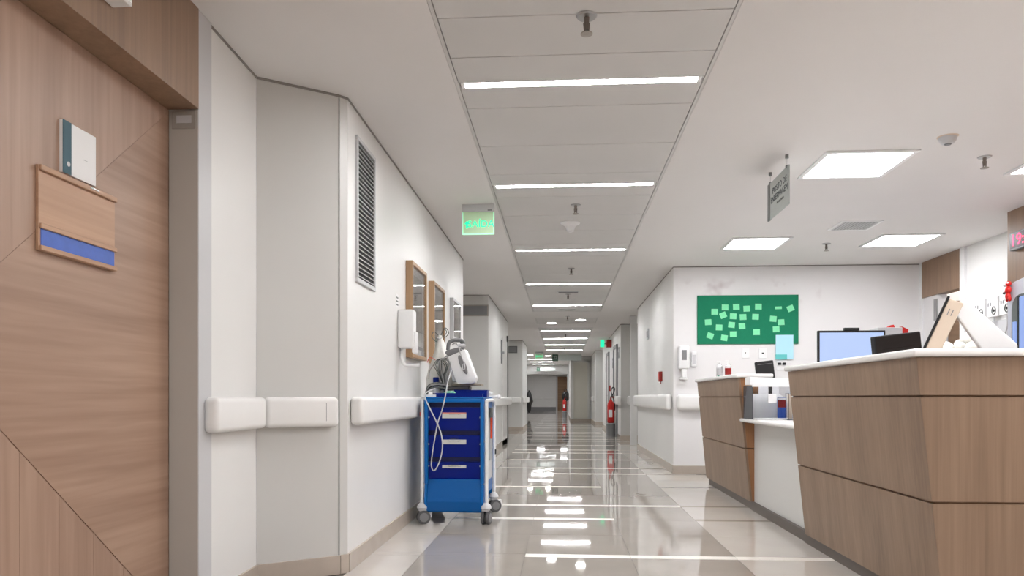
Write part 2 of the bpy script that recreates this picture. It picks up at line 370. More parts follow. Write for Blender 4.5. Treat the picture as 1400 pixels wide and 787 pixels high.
MB().lathe([(.02, -.085), (.032, -.08), (.05, -.03), (.09, -.008), (.092, 0)]).build('cone', WHITE, t, True); MB().lathe([(.012, -.09), (.018, -.085), (.01, -.08)]).build('cap', WHITE, t)
t = thing('air_vent', 'square louvred air vent in the ceiling between square lights', 'vent', (2.77, 7.26, H))
f = MB()
for a in ((-.19, .19, -.19, -.165), (-.19, .19, .165, .19), (-.19, -.165, -.165, .165), (.165, .19, -.165, .165)): f.box(a[0], a[1], a[2], a[3], -.008, 0)
f.build('frame', WHITE, t); MB().box(-.165, .165, -.165, .165, -.002, -.0005).build('backing', DGREY, t)
for i in range(11): MB().box(-.15+i*.03-.011, -.15+i*.03+.008, -.165, .165, -.007, -.003).build('slat', LGREY, t)
for px, py in ((-1.4, 50), (.2, 50), (.2, 43)): square_light(px, py, 'added square light brightening the vestibule, %s' % ('deep left' if px < 0 else ('deep right' if py > 45 else 'near right')))  # unseen square lamps, added to lift the vestibule's brightness
for y, n in ((11.55, 'grille behind the sprinkler before the fifth strip light'), (13.85, 'grille beyond the fifth strip light')):
    t = thing('ceiling_grille', 'small grey '+n, 'vent', (.1, y, H)); MB().box(-.17, .17, -.06, .06, -.004, .004).build('plate', LGREY, t)
    for i in range(4): MB().box(-.15, .15, -.045+i*.028, -.035+i*.028, -.007, -.0035).build('slat', GREY, t)

# ------------------------------------------------------------------ walls
def wall(name, p0, p1, z0=0, z1=H, th=.1, m=None, side=1):
    """thickness grows to the left of p0->p1 for side=1"""
    e_ = Vector((p1[0]-p0[0], p1[1]-p0[1])).normalized()*.001
    if th > .05: p0 = (p0[0]+e_.x, p0[1]+e_.y); p1 = (p1[0]-e_.x, p1[1]-e_.y)
    d = Vector((p1[0]-p0[0], p1[1]-p0[1])); n = Vector((-d.y, d.x)).normalized()*th*side
    q = [p0, p1, (p1[0]+n.x, p1[1]+n.y), (p0[0]+n.x, p0[1]+n.y)]
    return struct(MB().prism(q, z0, z1, 'z').build(name, m or WALL))
def board(name, p0, p1, side=-1, h=.1, th=.012, m=None, z0=0):
    return wall(name, p0, p1, z0, z0+h, th, m or BASE, side)
A0, A1, A2, A3 = (-1.53, 3.05), (-1.548, 3.69), (-1.195, 3.945), (LW, 3.985)
LP = [A0, A1, A2, A3]
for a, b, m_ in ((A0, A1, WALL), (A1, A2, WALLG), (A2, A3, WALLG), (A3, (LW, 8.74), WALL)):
    wall('wall_left', a, b, m=m_); board('baseboard_left', a, b)
    board('trim_1', a, b, h=.012, th=.004, m=GAP, z0=H-.012)
struct(MB().box(-1.2005, -1.196, 3.94, 3.946, .1, H-.014).build('trim_2', GREY))
L2 = [((LW, 8.74), (-1.95, 8.74)), ((-1.95, 8.74), (-1.95, 11.77)), ((-1.95, 11.77), (LW, 11.77)), ((LW, 11.77), (LW, 16.1)), ((LW, 16.1), (-1.95, 16.1)), ((-1.95, 16.1), (-1.95, 21.3)),
      ((-1.95, 21.3), (-1.12, 21.3)), ((-1.12, 21.3), (-1.12, 23.9)), ((-1.12, 23.9), (-1.8, 23.9)), ((-1.8, 23.9), (-1.8, 37))]
for a, b in L2:
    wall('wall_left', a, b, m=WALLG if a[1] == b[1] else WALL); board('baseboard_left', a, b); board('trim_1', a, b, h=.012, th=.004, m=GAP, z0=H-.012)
R2 = [((4.37, 9.4), (RW, 9.4)), ((RW, 9.4), (RW, 13.8)), ((RW, 13.8), (1.95, 13.8)), ((1.95, 13.8), (1.95, 16.7)), ((1.95, 16.7), (1.31, 16.7)), ((1.31, 16.7), (1.31, 24)), ((1.31, 24), (1.6, 24)),
      ((1.6, 24), (1.6, 26)), ((1.6, 26), (1.17, 26)), ((1.17, 26), (1.17, 29.6)), ((1.17, 29.6), (.35, 29.6)), ((.35, 29.6), (.35, 37))]
for i, (a, b) in enumerate(R2):
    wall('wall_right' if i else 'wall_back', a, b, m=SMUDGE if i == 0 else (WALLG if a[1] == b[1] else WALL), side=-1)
    board('baseboard_right' if i else 'baseboard_back', a, b, side=1); board('trim_3', a, b, side=1, h=.012, th=.004, m=GAP, z0=H-.012)
# post beyond the right handrail
struct(MB().box(1.37, 1.5, 15, 15.1, 0, H).build('trim_4', WALL))
# far end: lintel over the open doorway, vestibule
struct(MB().box(-1.8, .35, 37, 37.15, 2.1, H).build('wall_far', WALLG)); struct(MB().box(-1.8, -1.72, 36.98, 37.1, 0, 2.1).build('trim_5', GREY))
struct(MB().box(.27, .35, 36.98, 37.1, 0, 2.1).build('trim_6', LGREY))
struct(MB().box(-2.6, .9, 54, 54.1, 0, H).build('wall_far', WALL)); struct(MB().box(-2.6, -.35, 53.97, 54, 0, .25).build('baseboard_far', GREY))
struct(MB().box(-2.7, -2.6, 37.15, 54, 0, H).build('wall_left', WALL)); struct(MB().box(.85, .95, 37.15, 54, 0, H).build('wall_right', WALL))
d = struct(MB().box(-.3, .75, 53.9, 54, 0, 2.45).build('door_2', WX)); MB().box(-.42, -.3, 53.88, 54, 0, 2.5).build('door_frame', LGREY, d); MB().box(.1, .5, 53.86, 53.9, 1.35, 1.5).build('door_plate', WX, d)
# end panel door on the right of the far doorway
d = struct(MB().box(.47, 1.02, 29.56, 29.6, .12, 2.33).build('door_3', CREAMD)); f = MB()
for b in ((.40, .47, .12, 2.40), (1.02, 1.09, .12, 2.40), (.40, 1.09, 2.33, 2.4)): f.box(b[0], b[1], 29.53, 29.6, b[2], b[3])
f.build('door_frame', WALLG, d)
# door recesses on the far right wall
for i, (y0, y1) in enumerate(((17.6, 18.6), (20.6, 21.6))):
    d = struct(MB().box(1.295, 1.31, y0, y1, .0, 2.12).build('door_%d' % (4+i), WALLG)); f = MB()
    for b in ((y0-.06, y0, 0, 2.2), (y1, y1+.06, 0, 2.2), (y0-.06, y1+.06, 2.12, 2.2)): f.box(1.27, 1.31, b[0], b[1], b[2], b[3])
    f.build('door_frame', GREY, d); MB().cyl((1.25, y0+.12, 1.0), (1.25, y0+.24, 1.0), .01).build('door_handle', STEEL, d)
# left block door with steel plate, dark frame
d = struct(MB().box(LW, LW+.012, 14.5, 15.7, 0, 2.12).build('door_6', WALL)); MB().box(LW, LW+.03, 15.7, 15.85, 1.55, 2.25).build('door_frame', DGREY, d)
MB().box(LW, LW+.03, 15.7, 15.85, .0, 1.55).build('door_jamb', GREY, d)
# behind the viewer and outer walls
struct(MB().box(-3.2, 5.4, -4.1, -4, 0, H).build('wall_near', WALL))
struct(MB().box(-1.75, -1.65, -4, 1.80, 0, H).build('wall_left', WALL))
# wood door in its reveal
DX = -1.65
MID = 1.10  # mitre corner toward the hinge side
Y0d, Y1d = 1.806, 3.03
d = struct(MB().box(DX-.05, DX-.006, Y0d, Y1d, .0, 2.16).build('door_1', GROOVE))
def yz(name, pts, m): return MB().prism(pts, DX-.006, DX, 'x').build(name, m, d)
def on(a, b, y): t = (y-a[0])/(b[0]-a[0]); return (y, a[1]+t*(b[1]-a[1]))
ua, ub = (2.087, 1.348), (2.93, 2.067); la, lb = (2.087, .855), (2.764, .263)
mg = .0008
ytop = ua[0]+(2.16-ua[1])*(ub[0]-ua[0])/(ub[1]-ua[1])
ylow = la[0]+(0-la[1])*(lb[0]-la[0])/(lb[1]-la[1])
yz('veneer_panel', [on(ua, ub, Y0d+mg), (ytop-mg, 2.158), (Y0d+mg, 2.158)], WDV)
u0 = on(ua, ub, Y0d); l0 = on(la, lb, Y0d)
yz('veneer_panel', [(Y0d, l0[1]+.002), (Y0d, u0[1]-.002), (ytop, 2.158), (Y1d-.002, 2.158), (Y1d-.002, .003), (ylow, .003)], WDY)
# lower corner: mitred upright strips
n = 7
for i in range(n):
    a = Y0d+(ylow-Y0d)*i/n; b = Y0d+(ylow-Y0d)*(i+1)/n
    yz('veneer_strip', [(a+mg, .003), (b-mg, .003), (b-mg, max(.004, on(la, lb, b)[1]-.002)), (a+mg, on(la, lb, a)[1]-.002)], WDV)
# header over the door
hd = MB(); hd.box(-1.67, -1.52, 1.7, 3.03, 2.16, H); struct(hd.build('trim_7', WV)); struct(MB().box(-1.75, -1.52, -4, 1.7, 2.16, H).build('trim_7', WV))
# grey steel jamb and white edge strip
struct(MB().box(-1.75, -1.525, 3.032, 3.06, 0, 2.158).build('trim_8', JAMB)); struct(MB().box(-1.75, -1.525, 3.04, 3.06, 2.158, H).build('trim_8', WALLG))
struct(MB().box(-1.5295, -1.5225, 3.034, 3.15, 0, H-.001).build('trim_9', LGREY))
struct(MB().box(-1.85, -1.75, 1.65, 3.1, 0, H).build('wall_left', WALL))
t = thing('strike_plate', 'small worn metal plate atop the grey door jamb', 'plate', (-1.585, 3.032, 2.115))
MB().box(-.052, .052, -.004, 0, -.037, .037, .002, 1).build('plate', BROWNG, t); MB().box(-.03, .034, -.006, -.004, -.014, .018).build('worn_patch', LGREY, t)
# sign plate and card on the wood door
t = thing('door_sign', 'wooden sign plate with blue strip slid in, on the wood door', 'sign', (DX, 2.433, 1.55), PI/2)
MB().box(-.2, .2, -.012, 0, -.137, .133, .002, 1).build('back_plate', WPL, t); MB().box(-.2, .2, -.022, -.012, .115, .133, .002, 1).build('top_rail', WPL, t)
MB().box(-.2, .2, -.022, -.012, -.068, -.052, .002, 1).build('middle_rail', WPL, t); MB().box(-.2, .2, -.022, -.012, -.137, -.121, .002, 1).build('bottom_rail', WPL, t)
MB().box(-.192, .192, -.0145, -.012, -.121, -.068).build('blue_strip', BLUEW, t)
MB().box(.04, .09, -.0235, -.022, .124, .129).build('clip', STEEL, t)
t = thing('door_card', 'white card with dark teal side band above the wooden sign plate', 'sign', (DX, 2.433, 1.78), PI/2)
MB().box(-.088, .088, -.012, 0, -.088, .086, .001, 1).build('holder', PAPER, t); MB().box(-.088, -.046, -.014, -.012, -.088, .086).build('side_band', DTEAL, t)
MB().cyl((-.062, -.0155, -.055), (-.062, -.014, -.055), .008).build('dot', LGREY, t)
m = MB(); m.text('.....', .02, .03, -.01, -.0125); m.build('faint_print', LGREY, t)
t = thing('emergency_light', 'small white emergency light box on the wooden header', 'light', (-1.52, 2.30, 2.27), PI/2)
MB().box(-.13, .13, -.07, 0, .0, .06, .004).build('housing', WHITE, t); MB().box(-.12, .12, -.073, -.07, .008, .05).build('lens', PAPER, t)

# right side: wall behind the nurses' desk
struct(MB().box(4.37, 4.47, 6.6, 8.36, 0, H).build('wall_right', WALL)); struct(MB().box(4.34, 4.37, 8.36, 8.45, 0, H).build('trim_10', WHITE))
struct(MB().box(4.37, 4.7, 8.36, 8.45, 0, H).build('wall_right', WALL)); struct(MB().box(4.35, 4.47, 8.45, 9.33, 2.15, H).build('trim_11', WV))
struct(MB().box(4.37, 4.47, 8.98, 9.4, 0, 2.15).build('wall_right', SMUDGE)); struct(MB().box(4.355, 4.37, 9.33, 9.4, 0, H).build('trim_12', WHITE))
struct(MB().box(4.47, 5.3, 9.38, 9.48, 0, H).build('wall_right', WALL)); struct(MB().box(5.2, 5.3, 8.3, 9.4, 0, H).build('wall_right', WALL))
d = struct(MB().box(4.66, 5.18, 9.34, 9.375, 0, 2.12).build('door_7', wood('inner_door_wood', 'x'))); MB().box(4.60, 4.66, 9.33, 9.375, 0, 2.15).build('door_jamb', LGREY, d)
MB().box(4.355, 4.369, 8.985, 9.05, 1.85, 2.1).build('hinge_plate', STEEL, d)
# wood column in front of it
struct(MB().box(3.92, 4.5, -4, 6.84, 0, H).build('wall_right', WV))
# ------------------------------------------------------------------ handrails
def rail(x0, x1, label, loc, rz, h=.155, dp=.085, top=.953, joint=None, bv=.024):
    t = thing('handrail', label, 'handrail', (loc[0], loc[1], 0), rz, 'wall handrails')
    MB().box(x0, x1, -dp, -.004, top-h, top, bv if h < .18 else .055, 5).build('bumper', RAIL, t, True)
    MB().box(x0+.04, x1-.04, -.01, 0, top-h+.03, top-.03).build('bracket', LGREY, t)
    for j in joint or (): MB().box(j-.001, j+.001, -dp-.0008, -.01, top-h+.03, top-.03).build('end_cap_joint', GREY, t)
    return t
rzA = math.atan2(A1[1]-A0[1], A1[0]-A0[0]); rail(.03, .60, 'short handrail section nearest the wood door', A0, rzA, dp=.07, top=.951)
rzB = math.atan2(A2[1]-A1[1], A2[0]-A1[0]); rail(.03, .41, 'short handrail section on the angled grey wall', A1, rzB, dp=.07, top=.951, joint=(.34,))
rail(.03, 4.7, 'long handrail along the left wall behind the blue cart', (LW, 3.985), PI/2, dp=.075)
rail(.0, 4.3, 'handrail on the left wall beyond the recess, past the cart', (LW, 11.79), PI/2)
rail(.0, .75, 'short handrail on the far left pillar face', (-1.92, 21.3), 0); rail(.0, 2.5, 'handrail on the corridor side of the far left pillar', (-1.12, 21.35), PI/2)
rail(.02, 4.3, 'long white rounded handrail on the right corridor wall', (RW, 13.77), -PI/2, h=.2, top=.99)
rail(.03, .62, 'rounded white handrail below the hand sanitizer dispenser, behind the counter', (RW, 9.4), 0, h=.2, top=.99, dp=.1)
rail(.05, .45, 'handrail end on the pillar beside the fire extinguisher', (1.40, 16.7), 0, h=.19, top=.98)
rail(.0, 1.0, 'handrail on the far right wall behind the fire extinguisher', (1.31, 17.5), -PI/2, h=.19, top=.98)
rail(.0, .9, 'farthest handrail on the right wall before the end panel', (1.17, 28), -PI/2, h=.19, top=.98)
rail(.0, 1.0, 'handrail on the farthest vestibule wall, left length', (-2.4, 54), 0); rail(.0, .8, 'handrail on the farthest vestibule wall, right length', (-1.25, 54), 0)

# ------------------------------------------------------------------ left wall objects
t = thing('louvre_grille', 'tall black and steel louvred grille on the left wall', 'vent', (LW, 4.345, 1.605), PI/2)
MB().box(-.19, .19, -.003, 0, .01, .815).build('backing', DARK, t); f = MB()
for b in ((-.207, .207, .0, .025), (-.207, .207, .803, .828), (-.207, -.185, .025, .803), (.185, .207, .025, .803)): f.box(b[0], b[1], -.014, 0, b[2], b[3], .002, 1)
f.build('frame', STEEL if 0 else LGREY, t); sl = None
for i in range(30):
    z = .035+i*.0258
    if sl is None: sl = MB().box(-.185, .185, -.012, -.005, 0, .0035).build('slat', LGREY, t); o = sl
    else: o = sl.copy(); COL.objects.link(o)
    o.location = (0, 0, z)
def picture(y, wd, z0, z1, label, fm, dp=.052):
    t = thing('framed_picture', label, 'picture', (LW, y, z0), PI/2, 'framed prints on the left wall'); h = z1-z0; fw = .028; f = MB()
    for b in ((-wd/2, -wd/2+fw, 0, h), (wd/2-fw, wd/2, 0, h), (-wd/2+fw, wd/2-fw, 0, fw), (-wd/2+fw, wd/2-fw, h-fw, h)): f.box(b[0], b[1], -dp, 0, b[2], b[3], .0015, 1)
    f.build('frame', fm, t); MB().box(-wd/2+fw, wd/2-fw, -.02, -.005, fw, h-fw).build('mat_board', PAPER, t)
    MB().box(-wd/2+.07, wd/2-.07, -.0215, -.02, .08, h-.08).build('print', ART, t); MB().box(-wd/2+fw, wd/2-fw, -.043, -.041, fw, h-fw).build('glass', GLASS, t)
picture(5.8, .60, 1.25, 1.975, 'large abstract print in oak frame nearest the soap dispenser', WFR); picture(6.75, .60, 1.25, 1.97, 'large abstract print in oak frame, middle of the three', WFR)
picture(7.97, .55, 1.56, 1.99, 'smaller print in thin grey frame, farthest of the three', LGREY, .04)
t = thing('soap_dispenser', 'white soap dispenser with drip arm on the left wall beside oak-framed picture', 'dispenser', (LW, 5.27, 1.3), PI/2)
MB().box(-.06, .06, -.115, 0, 0, .275, .015, 3).build('housing', WHITE, t, True); MB().box(-.045, .045, -.13, -.1, -.035, .12, .01).build('lever_cover', WHITE, t, True)
MB().tube([(0, -.02, .0), (0, -.022, -.07), (0, -.035, -.108), (0, -.07, -.12), (0, -.15, -.118)], .011).build('drip_arm', WHITE, t, True)
t = thing('wall_label', 'small label stuck above the white soap dispenser', 'label', (LW, 5.2, 1.63), PI/2); MB().box(-.04, .04, -.002, 0, -.04, .05).build('card', PAPER, t)
m = MB()
for i in range(3): m.box(-.03, .03, -.003, -.002, -.03+i*.025, -.02+i*.025)
m.build('print_lines', DGREY, t)
for x, y, z0, z1, w_, l, kx in ((-1.47, 11.77, 2.24, 2.42, .62, 'grey plate high on the first recessed wall behind pictures', 0), (-1.4, 21.3, 2.22, 2.42, .26, 'small grey plate high on the far left pillar', 0)):
    t = thing('wall_plate', l, 'plate', (x, y, z0)); MB().box(-w_/2, w_/2, -.01, 0, 0, z1-z0).build('plate', BROWNG if w_ > .5 else DGREY, t); MB().box(-w_/2+.02, w_/2-.02, -.013, -.01, .02, z1-z0-.02).build('face', GREY, t)
t = thing('door_sign', 'narrow upright steel sign beside the door past the cart', 'sign', (LW, 14.3, 1.6), PI/2); MB().box(-.07, .07, -.02, 0, 0, .45).build('plate', GREY, t); MB().box(-.05, .05, -.06, -.02, .19, .23).build('lever', STEEL, t)
t = thing('dark_coat', 'dark coat hanging beside the far doorway at left', 'coat', (-1.59, 36.4, 0)); MB().lathe([(.05, .2), (.09, .35), (.12, .6), (.2, .75), (.16, .95), (.1, 1.15), (.03, 1.3)], M=Matrix.Diagonal((1, .7, 1, 1))).build('cloth', BLACK, t, True); MB().cyl((0, 0, 1.29), (-.11, 0, 1.32), .01).build('hook', STEEL, t)

# ------------------------------------------------------------------ exit signs and hanging signs
def exit_sign(x, y, label, s=1, lit=1):
    t = thing('exit_sign', label, 'sign', (x, y, H)); w_ = .132*s
    MB().box(-w_-.005, w_+.003, -.025, .025, -.062*s, 0, .003, 1).build('canopy', LGREY, t); MB().box(w_-.05, w_-.015, -.0265, -.025, -.056*s, -.05*s).build('indicator', DARK, t)
    MB().box(-w_, w_, -.003, .003, -.247*s, -.062*s).build('acrylic_plate', EXP, t)
    e = MB(); e.box(-w_, w_, -.0045, .0045, -.253*s, -.243*s); e.box(-w_-.004, -w_+.004, -.0045, .0045, -.25*s, -.065*s); e.box(w_-.004, w_+.004, -.0045, .0045, -.25*s, -.065*s); e.build('lit_edge', EXE, t)
    m = MB(); m.text('SA\u00cdDA', .082*s, .022*s, -.166*s, -.0045, depth=.001); m.build('lettering', EXG, t)
    a = MB(); cx = -.096*s; a.prism([(cx-.022*s, -.165*s), (cx+.022*s, -.165*s), (cx, -.135*s)], -.006, -.0035); a.box(cx-.008*s, cx+.008*s, -.006, -.0035, -.2*s, -.165*s); a.build('arrow', EXG, t)
exit_sign(-.705, 6.27, 'green lit acrylic exit sign hanging beside the second strip light')
exit_sign(-.80, 26.6, 'small distant green exit sign near the end of the corridor', 1.0)
def dark_sign(x, y, z0, z1, w_, bar, label, txt):
    t = thing('hanging_sign', label, 'sign', (x, y, z0)); MB().box(-w_/2, w_/2, -.01, .01, 0, z1-z0).build('board', DGRN, t)
    MB().box(w_/2, w_/2+bar, -.006, .006, .02, z1-z0-.01).build('glass_board', SIGNG, t)
    m = MB(); m.cyl((-w_/2+.03, 0, z1-z0), (-w_/2+.03, 0, H-z0), .004); m.cyl((w_/2+bar-.03, 0, z1-z0-.01), (w_/2+bar-.03, 0, H-z0), .004); m.build('hanger', STEEL, t)
    m = MB(); m.text(txt, .13, 0, (z1-z0)/2, -.011); m.build('lettering', SIGNG, t)
dark_sign(-.24, 27.2, 2.27, 2.52, .22, .85, 'dark green hanging sign with pale board before the end of the corridor', '22'); dark_sign(-1.15, 36.65, 2.24, 2.42, .16, .75, 'smaller dark green hanging sign above the far doorway', '2')
t = thing('hanging_sign', 'grey glass sign reading POSTO DE ENFERMAGEM hung from the ceiling', 'sign', (1.51, 5.315, 2.237), -PI/2)
MB().box(-.25, .25, -.004, .004, 0, .262).build('board', SIGNG, t); MB().box(-.252, -.19, -.006, .006, -.001, .263).build('dark_band', DGREY, t)
m = MB(); m.text('POSTO DE', .062, .04, .185, -.0048, sx=1.15); m.text('ENFERMAGEM', .062, .03, .125, -.0048, sx=1.02); m.build('lettering', INK, t)
m = MB(); m.text('Nursing Station', .026, .06, .078, -.0048); m.build('small_lettering', DGREY, t)
for x in (-.2, .2):
    MB().cyl((x, 0, .245), (x, 0, .335), .0012, n=6).build('wire', STEEL, t); MB().cyl((x, 0, .318), (x, 0, .343), .012).build('ceiling_button', GREY, t); MB().box(x-.012, x+.012, -.008, .008, .25, .272).build('clamp', GREY, t)
t = thing('exit_sign', 'small lit green sign jutting from the far right wall beside a red box', 'sign', (1.19, 21.0, 2.36)); MB().box(-.11, .0, -.02, .02, 0, .2).build('lit_face', EXG, t); MB().box(0, .12, -.015, .015, .08, .12).build('bracket', GREY, t)
t = thing('alarm_box', 'red alarm box high on the far right wall', 'alarm', (1.31, 19.8, 2.27), -PI/2); MB().box(-.12, .12, -.13, 0, 0, .2, .01).build('housing', REDD, t); MB().cyl((0, -.15, .1), (0, -.13, .1), .05).build('sounder', RED, t)
for y, z0, z1, l in ((17.2, 1.85, 2.1, 'nearest small grey door sign on the far right wall'), (19.2, 1.7, 1.95, 'small grey sign between the two far right doors'), (22.2, 1.7, 1.95, 'farthest small grey door sign on the far right wall')):
    t = thing('door_sign', l, 'sign', (1.31, y, z0), -PI/2); MB().box(-.09, .09, -.012, 0, 0, z1-z0, .002, 1).build('plate', GREY, t); MB().box(-.07, .07, -.014, -.012, .14, .2).build('insert', LGREY, t)
t = thing('steel_plate', 'tall steel corner plate on the far right wall above extinguisher', 'plate', (1.31, 19.0, 1.0), -PI/2); MB().box(-.1, .1, -.01, 0, 0, .55).build('plate', GREY, t); MB().box(-.08, .08, -.013, -.01, .02, .53).build('face', BROWNG, t)
t = thing('call_point', 'dark red call point on the far right wall above its handrail', 'alarm', (1.31, 20.2, 1.12), -PI/2); MB().box(-.07, .07, -.04, 0, 0, .15).build('box', REDD, t); MB().box(-.04, .04, -.045, -.04, .04, .11).build('button', RED, t)

# right corridor wall small objects
t = thing('call_point', 'red fire alarm call point on the right corridor wall', 'alarm', (RW, 10.47, 1.17), -PI/2); MB().box(-.055, .055, -.045, 0, 0, .14, .006).build('box', REDD, t); MB().box(-.035, .035, -.048, -.045, .03, .11).build('face', RED, t)
MB().cyl((.0, -.02, -.03), (0, -.02, 0), .008).build('key', REDD, t)
t = thing('wall_switch', 'small white and black plate high on right corridor wall', 'plate', (RW, 12.1, 1.88), -PI/2); MB().box(-.1, .1, -.02, 0, 0, .17, .004, 1).build('plate', LGREY, t); MB().box(-.06, .06, -.024, -.02, .035, .135).build('window', BLACK, t)

# ------------------------------------------------------------------ fire extinguishers on stands
def extinguisher(x, y, label, lab2, ph=.33):
    p = thing('extinguisher_stand', lab2, 'stand', (x, y, 0)); MB().lathe([(.12, 0), (.12, .01), (.105, .015), (.105, ph-.01), (.12, ph)]).build('drum', STEEL if 0 else GREY, p, True); MB().lathe([(.122, ph-.02), (.122, ph)]).build('rim', LGREY, p)
    MB().cyl((.085, .06, ph-.02), (.085, .06, ph+.25), .01).build('upright', GREY, p)
    t = thing('fire_extinguisher', label, 'extinguisher', (x, y-.0, ph), 0)
    MB().lathe([(.07, 0), (.085, .02), (.088, .06), (.088, .42), (.075, .49), (.035, .54), (.03, .57)]).build('cylinder', RED, t, True)
    v = MB(); v.cyl((0, 0, .57), (0, 0, .61), .022); v.box(-.02, .09, -.012, .012, .60, .615); v.box(-.02, .08, -.01, .01, .64, .65); v.build('valve', REDD, t)
    MB().tube([(-.01, 0, .6), (.06, 0, .72), (.09, 0, .83), (.045, 0, .86), (.01, 0, .75), (.09, 0, .5), (.1, 0, .3)], .013).build('hose', BLACK, t, True)
    MB().box(-.06, .03, -.091, -.082, .14, .32, .002, 1).build('label_sheet', PAPER, t)
extinguisher(1.19, 18.2, 'red fire extinguisher with black hose against the right corridor wall', 'round grey stand holding the nearer fire extinguisher')
extinguisher(.13, 35.5, 'distant red fire extinguisher beside the far doorway', 'round grey stand holding the distant fire extinguisher', .3)
t = thing('dark_backpack', 'black bag hanging on the wall above the distant extinguisher', 'bag', (.2, 36.5, .75)); MB().sph((0, 0, .25), .22, (.9, .5, 1.1)).build('sack', BLACK, t, True); MB().tube([(-.1, 0, .42), (0, 0, .62), (.1, 0, .42)], .015).build('strap', BLACK, t)

# ------------------------------------------------------------------ notice board, notes, dispenser, outlets on the back wall
t = thing('notice_board', 'green felt notice board covered in sticky notes', 'board', (2.295, 9.398, 1.61)); MB().box(-.614, .614, -.015, 0, 0, .605).build('felt', GREEN, t)
for cx in (-.6, .6):
    for cz in (.012, .593): MB().cyl((cx, -.019, cz), (cx, -.015, cz), .006, n=10).build('pin', DARK, t)
def backpt(zx, zy): # position on the board wall from the layout sketch
    px, py = 860+zx/2.811, 340+zy/2.811; k = (px-700)/1018; dd = 9.385/(.99778+k*.06665); return (k*dd*.99778-dd*.06665, .95+(543-py)*dd/1018)
notes = [(369, 224, 'first', 'top row'), (412, 222, 'second', 'top row'), (452, 229, 'third', 'top row'), (497, 221, 'fourth', 'top row'), (329, 241, 'first', 'second row'), (361, 254, 'tilted second', 'second row'),
         (400, 258, 'third', 'second row'), (438, 261, 'fourth', 'second row'), (486, 260, 'fifth', 'second row'), (304, 281, 'leftmost', 'third row'), (346, 301, 'second', 'third row'), (394, 291, 'tilted third', 'third row'),
         (434, 296, 'fourth', 'third row'), (312, 333, 'tilted leftmost', 'bottom row'), (366, 341, 'lowest', 'bottom row'), (400, 327, 'third', 'bottom row'), (490, 319, 'lone right', 'bottom row')]
right = [(574, 226, 'folded-up flat note topmost in the right-hand cluster'), (620, 228, 'tilted note at the far right of the right-hand cluster'), (554, 268, 'middle left note of the right-hand cluster'), (584, 281, 'middle right note of the right-hand cluster'), (565, 308, 'lowest note of the right-hand cluster')]
allN = [(a, b, 'pale green sticky note, %s in the %s of the left cluster' % (c, e)) for a, b, c, e in notes]+[(a, b, 'pale green sticky note, '+c.replace(' note', '')) for a, b, c in right]
tilt = {361: .4, 394: -.12, 312: -.35, 366: -.15, 620: .4, 554: -.1}
for a, b, l in allN:
    x, z = backpt(a, b); hh = .018 if a == 574 else .039; r_ = tilt.get(a, random.uniform(-.06, .06))
    o = MB(); o.box(-.040, .040, -.0012, 0, -hh, hh); 
    bm_ = o.bm
    for v in bm_.verts:
        if v.co.z < 0 and v.co.y < -.0005: v.co.y -= .004
        if v.co.z < 0 and v.co.y > -.0005: v.co.y -= .003
    o = o.build('sticky_note', NOTE); o.location = (x, 9.3845, z); o.rotation_euler = (0, -r_, 0); tag(o, l, 'note', 'sticky notes on the green board')
o = MB(); o.box(-.106, .106, -.002, 0, -.15, .15); o = o.build('notice_sheet', PBLUE); o.location = (2.74, 9.382, 1.57); tag(o, 'pale blue sheet of paper hung over the board\'s lower right edge', 'paper')
o = MB().box(-.07, .07, -.004, 0, -.035, .03, .0015, 1).build('tape_patch', TEAL); o.location = (2.70, 9.38, 1.45); tag(o, 'teal patch stuck at the foot of the blue sheet', 'label')
t = thing('sanitizer_dispenser', 'white wall sanitizer dispenser with grey window and nozzle beside the notice board', 'dispenser', (1.505, 9.4, 1.30))
MB().box(-.065, .065, -.11, 0, 0, .29, .02, 3).build('housing', WHITE, t, True); MB().box(-.03, .03, -.113, -.11, .11, .235, .005).build('window', GREY, t); MB().box(-.025, .035, -.1, -.03, -.11, .0, .012).build('nozzle', WHITE, t)
MB().box(-.05, .05, -.09, 0, -.13, -.105, .01).build('drip_tray', WHITE, t)
t = thing('tissue_holder', 'faint clear wall bracket right of the sanitizer dispenser', 'bracket', (1.64, 9.4, 1.33)); MB().box(-.035, .035, -.03, 0, 0, .19, .012).build('shell', WHITE, t); MB().box(-.02, .02, -.034, -.03, .03, .15).build('slot', LGREY, t)
for x, z, w_, l in ((2.27, 1.5, .09, 'white wall outlet below the board with single dot socket'), (2.48, 1.495, .09, 'white wall outlet below the board with dark socket'), (2.71, 1.35, .13, 'white wall outlet with two black plugs below the blue sheet')):
    t = thing('wall_outlet', l, 'outlet', (x, 9.4, z)); MB().box(-w_/2, w_/2, -.01, 0, -.065, .065, .003).build('plate', WHITE, t)
    if w_ > .1:
        for q in (-.03, .03): MB().box(q-.022, q+.018, -.03, -.01, .0, .03, .004).build('plug', BLACK, t)
    else: MB().box(-.012 if x > 2.4 else -.005, .014 if x > 2.4 else .005, -.012, -.01, -.005, .009).build('socket', DARK, t)

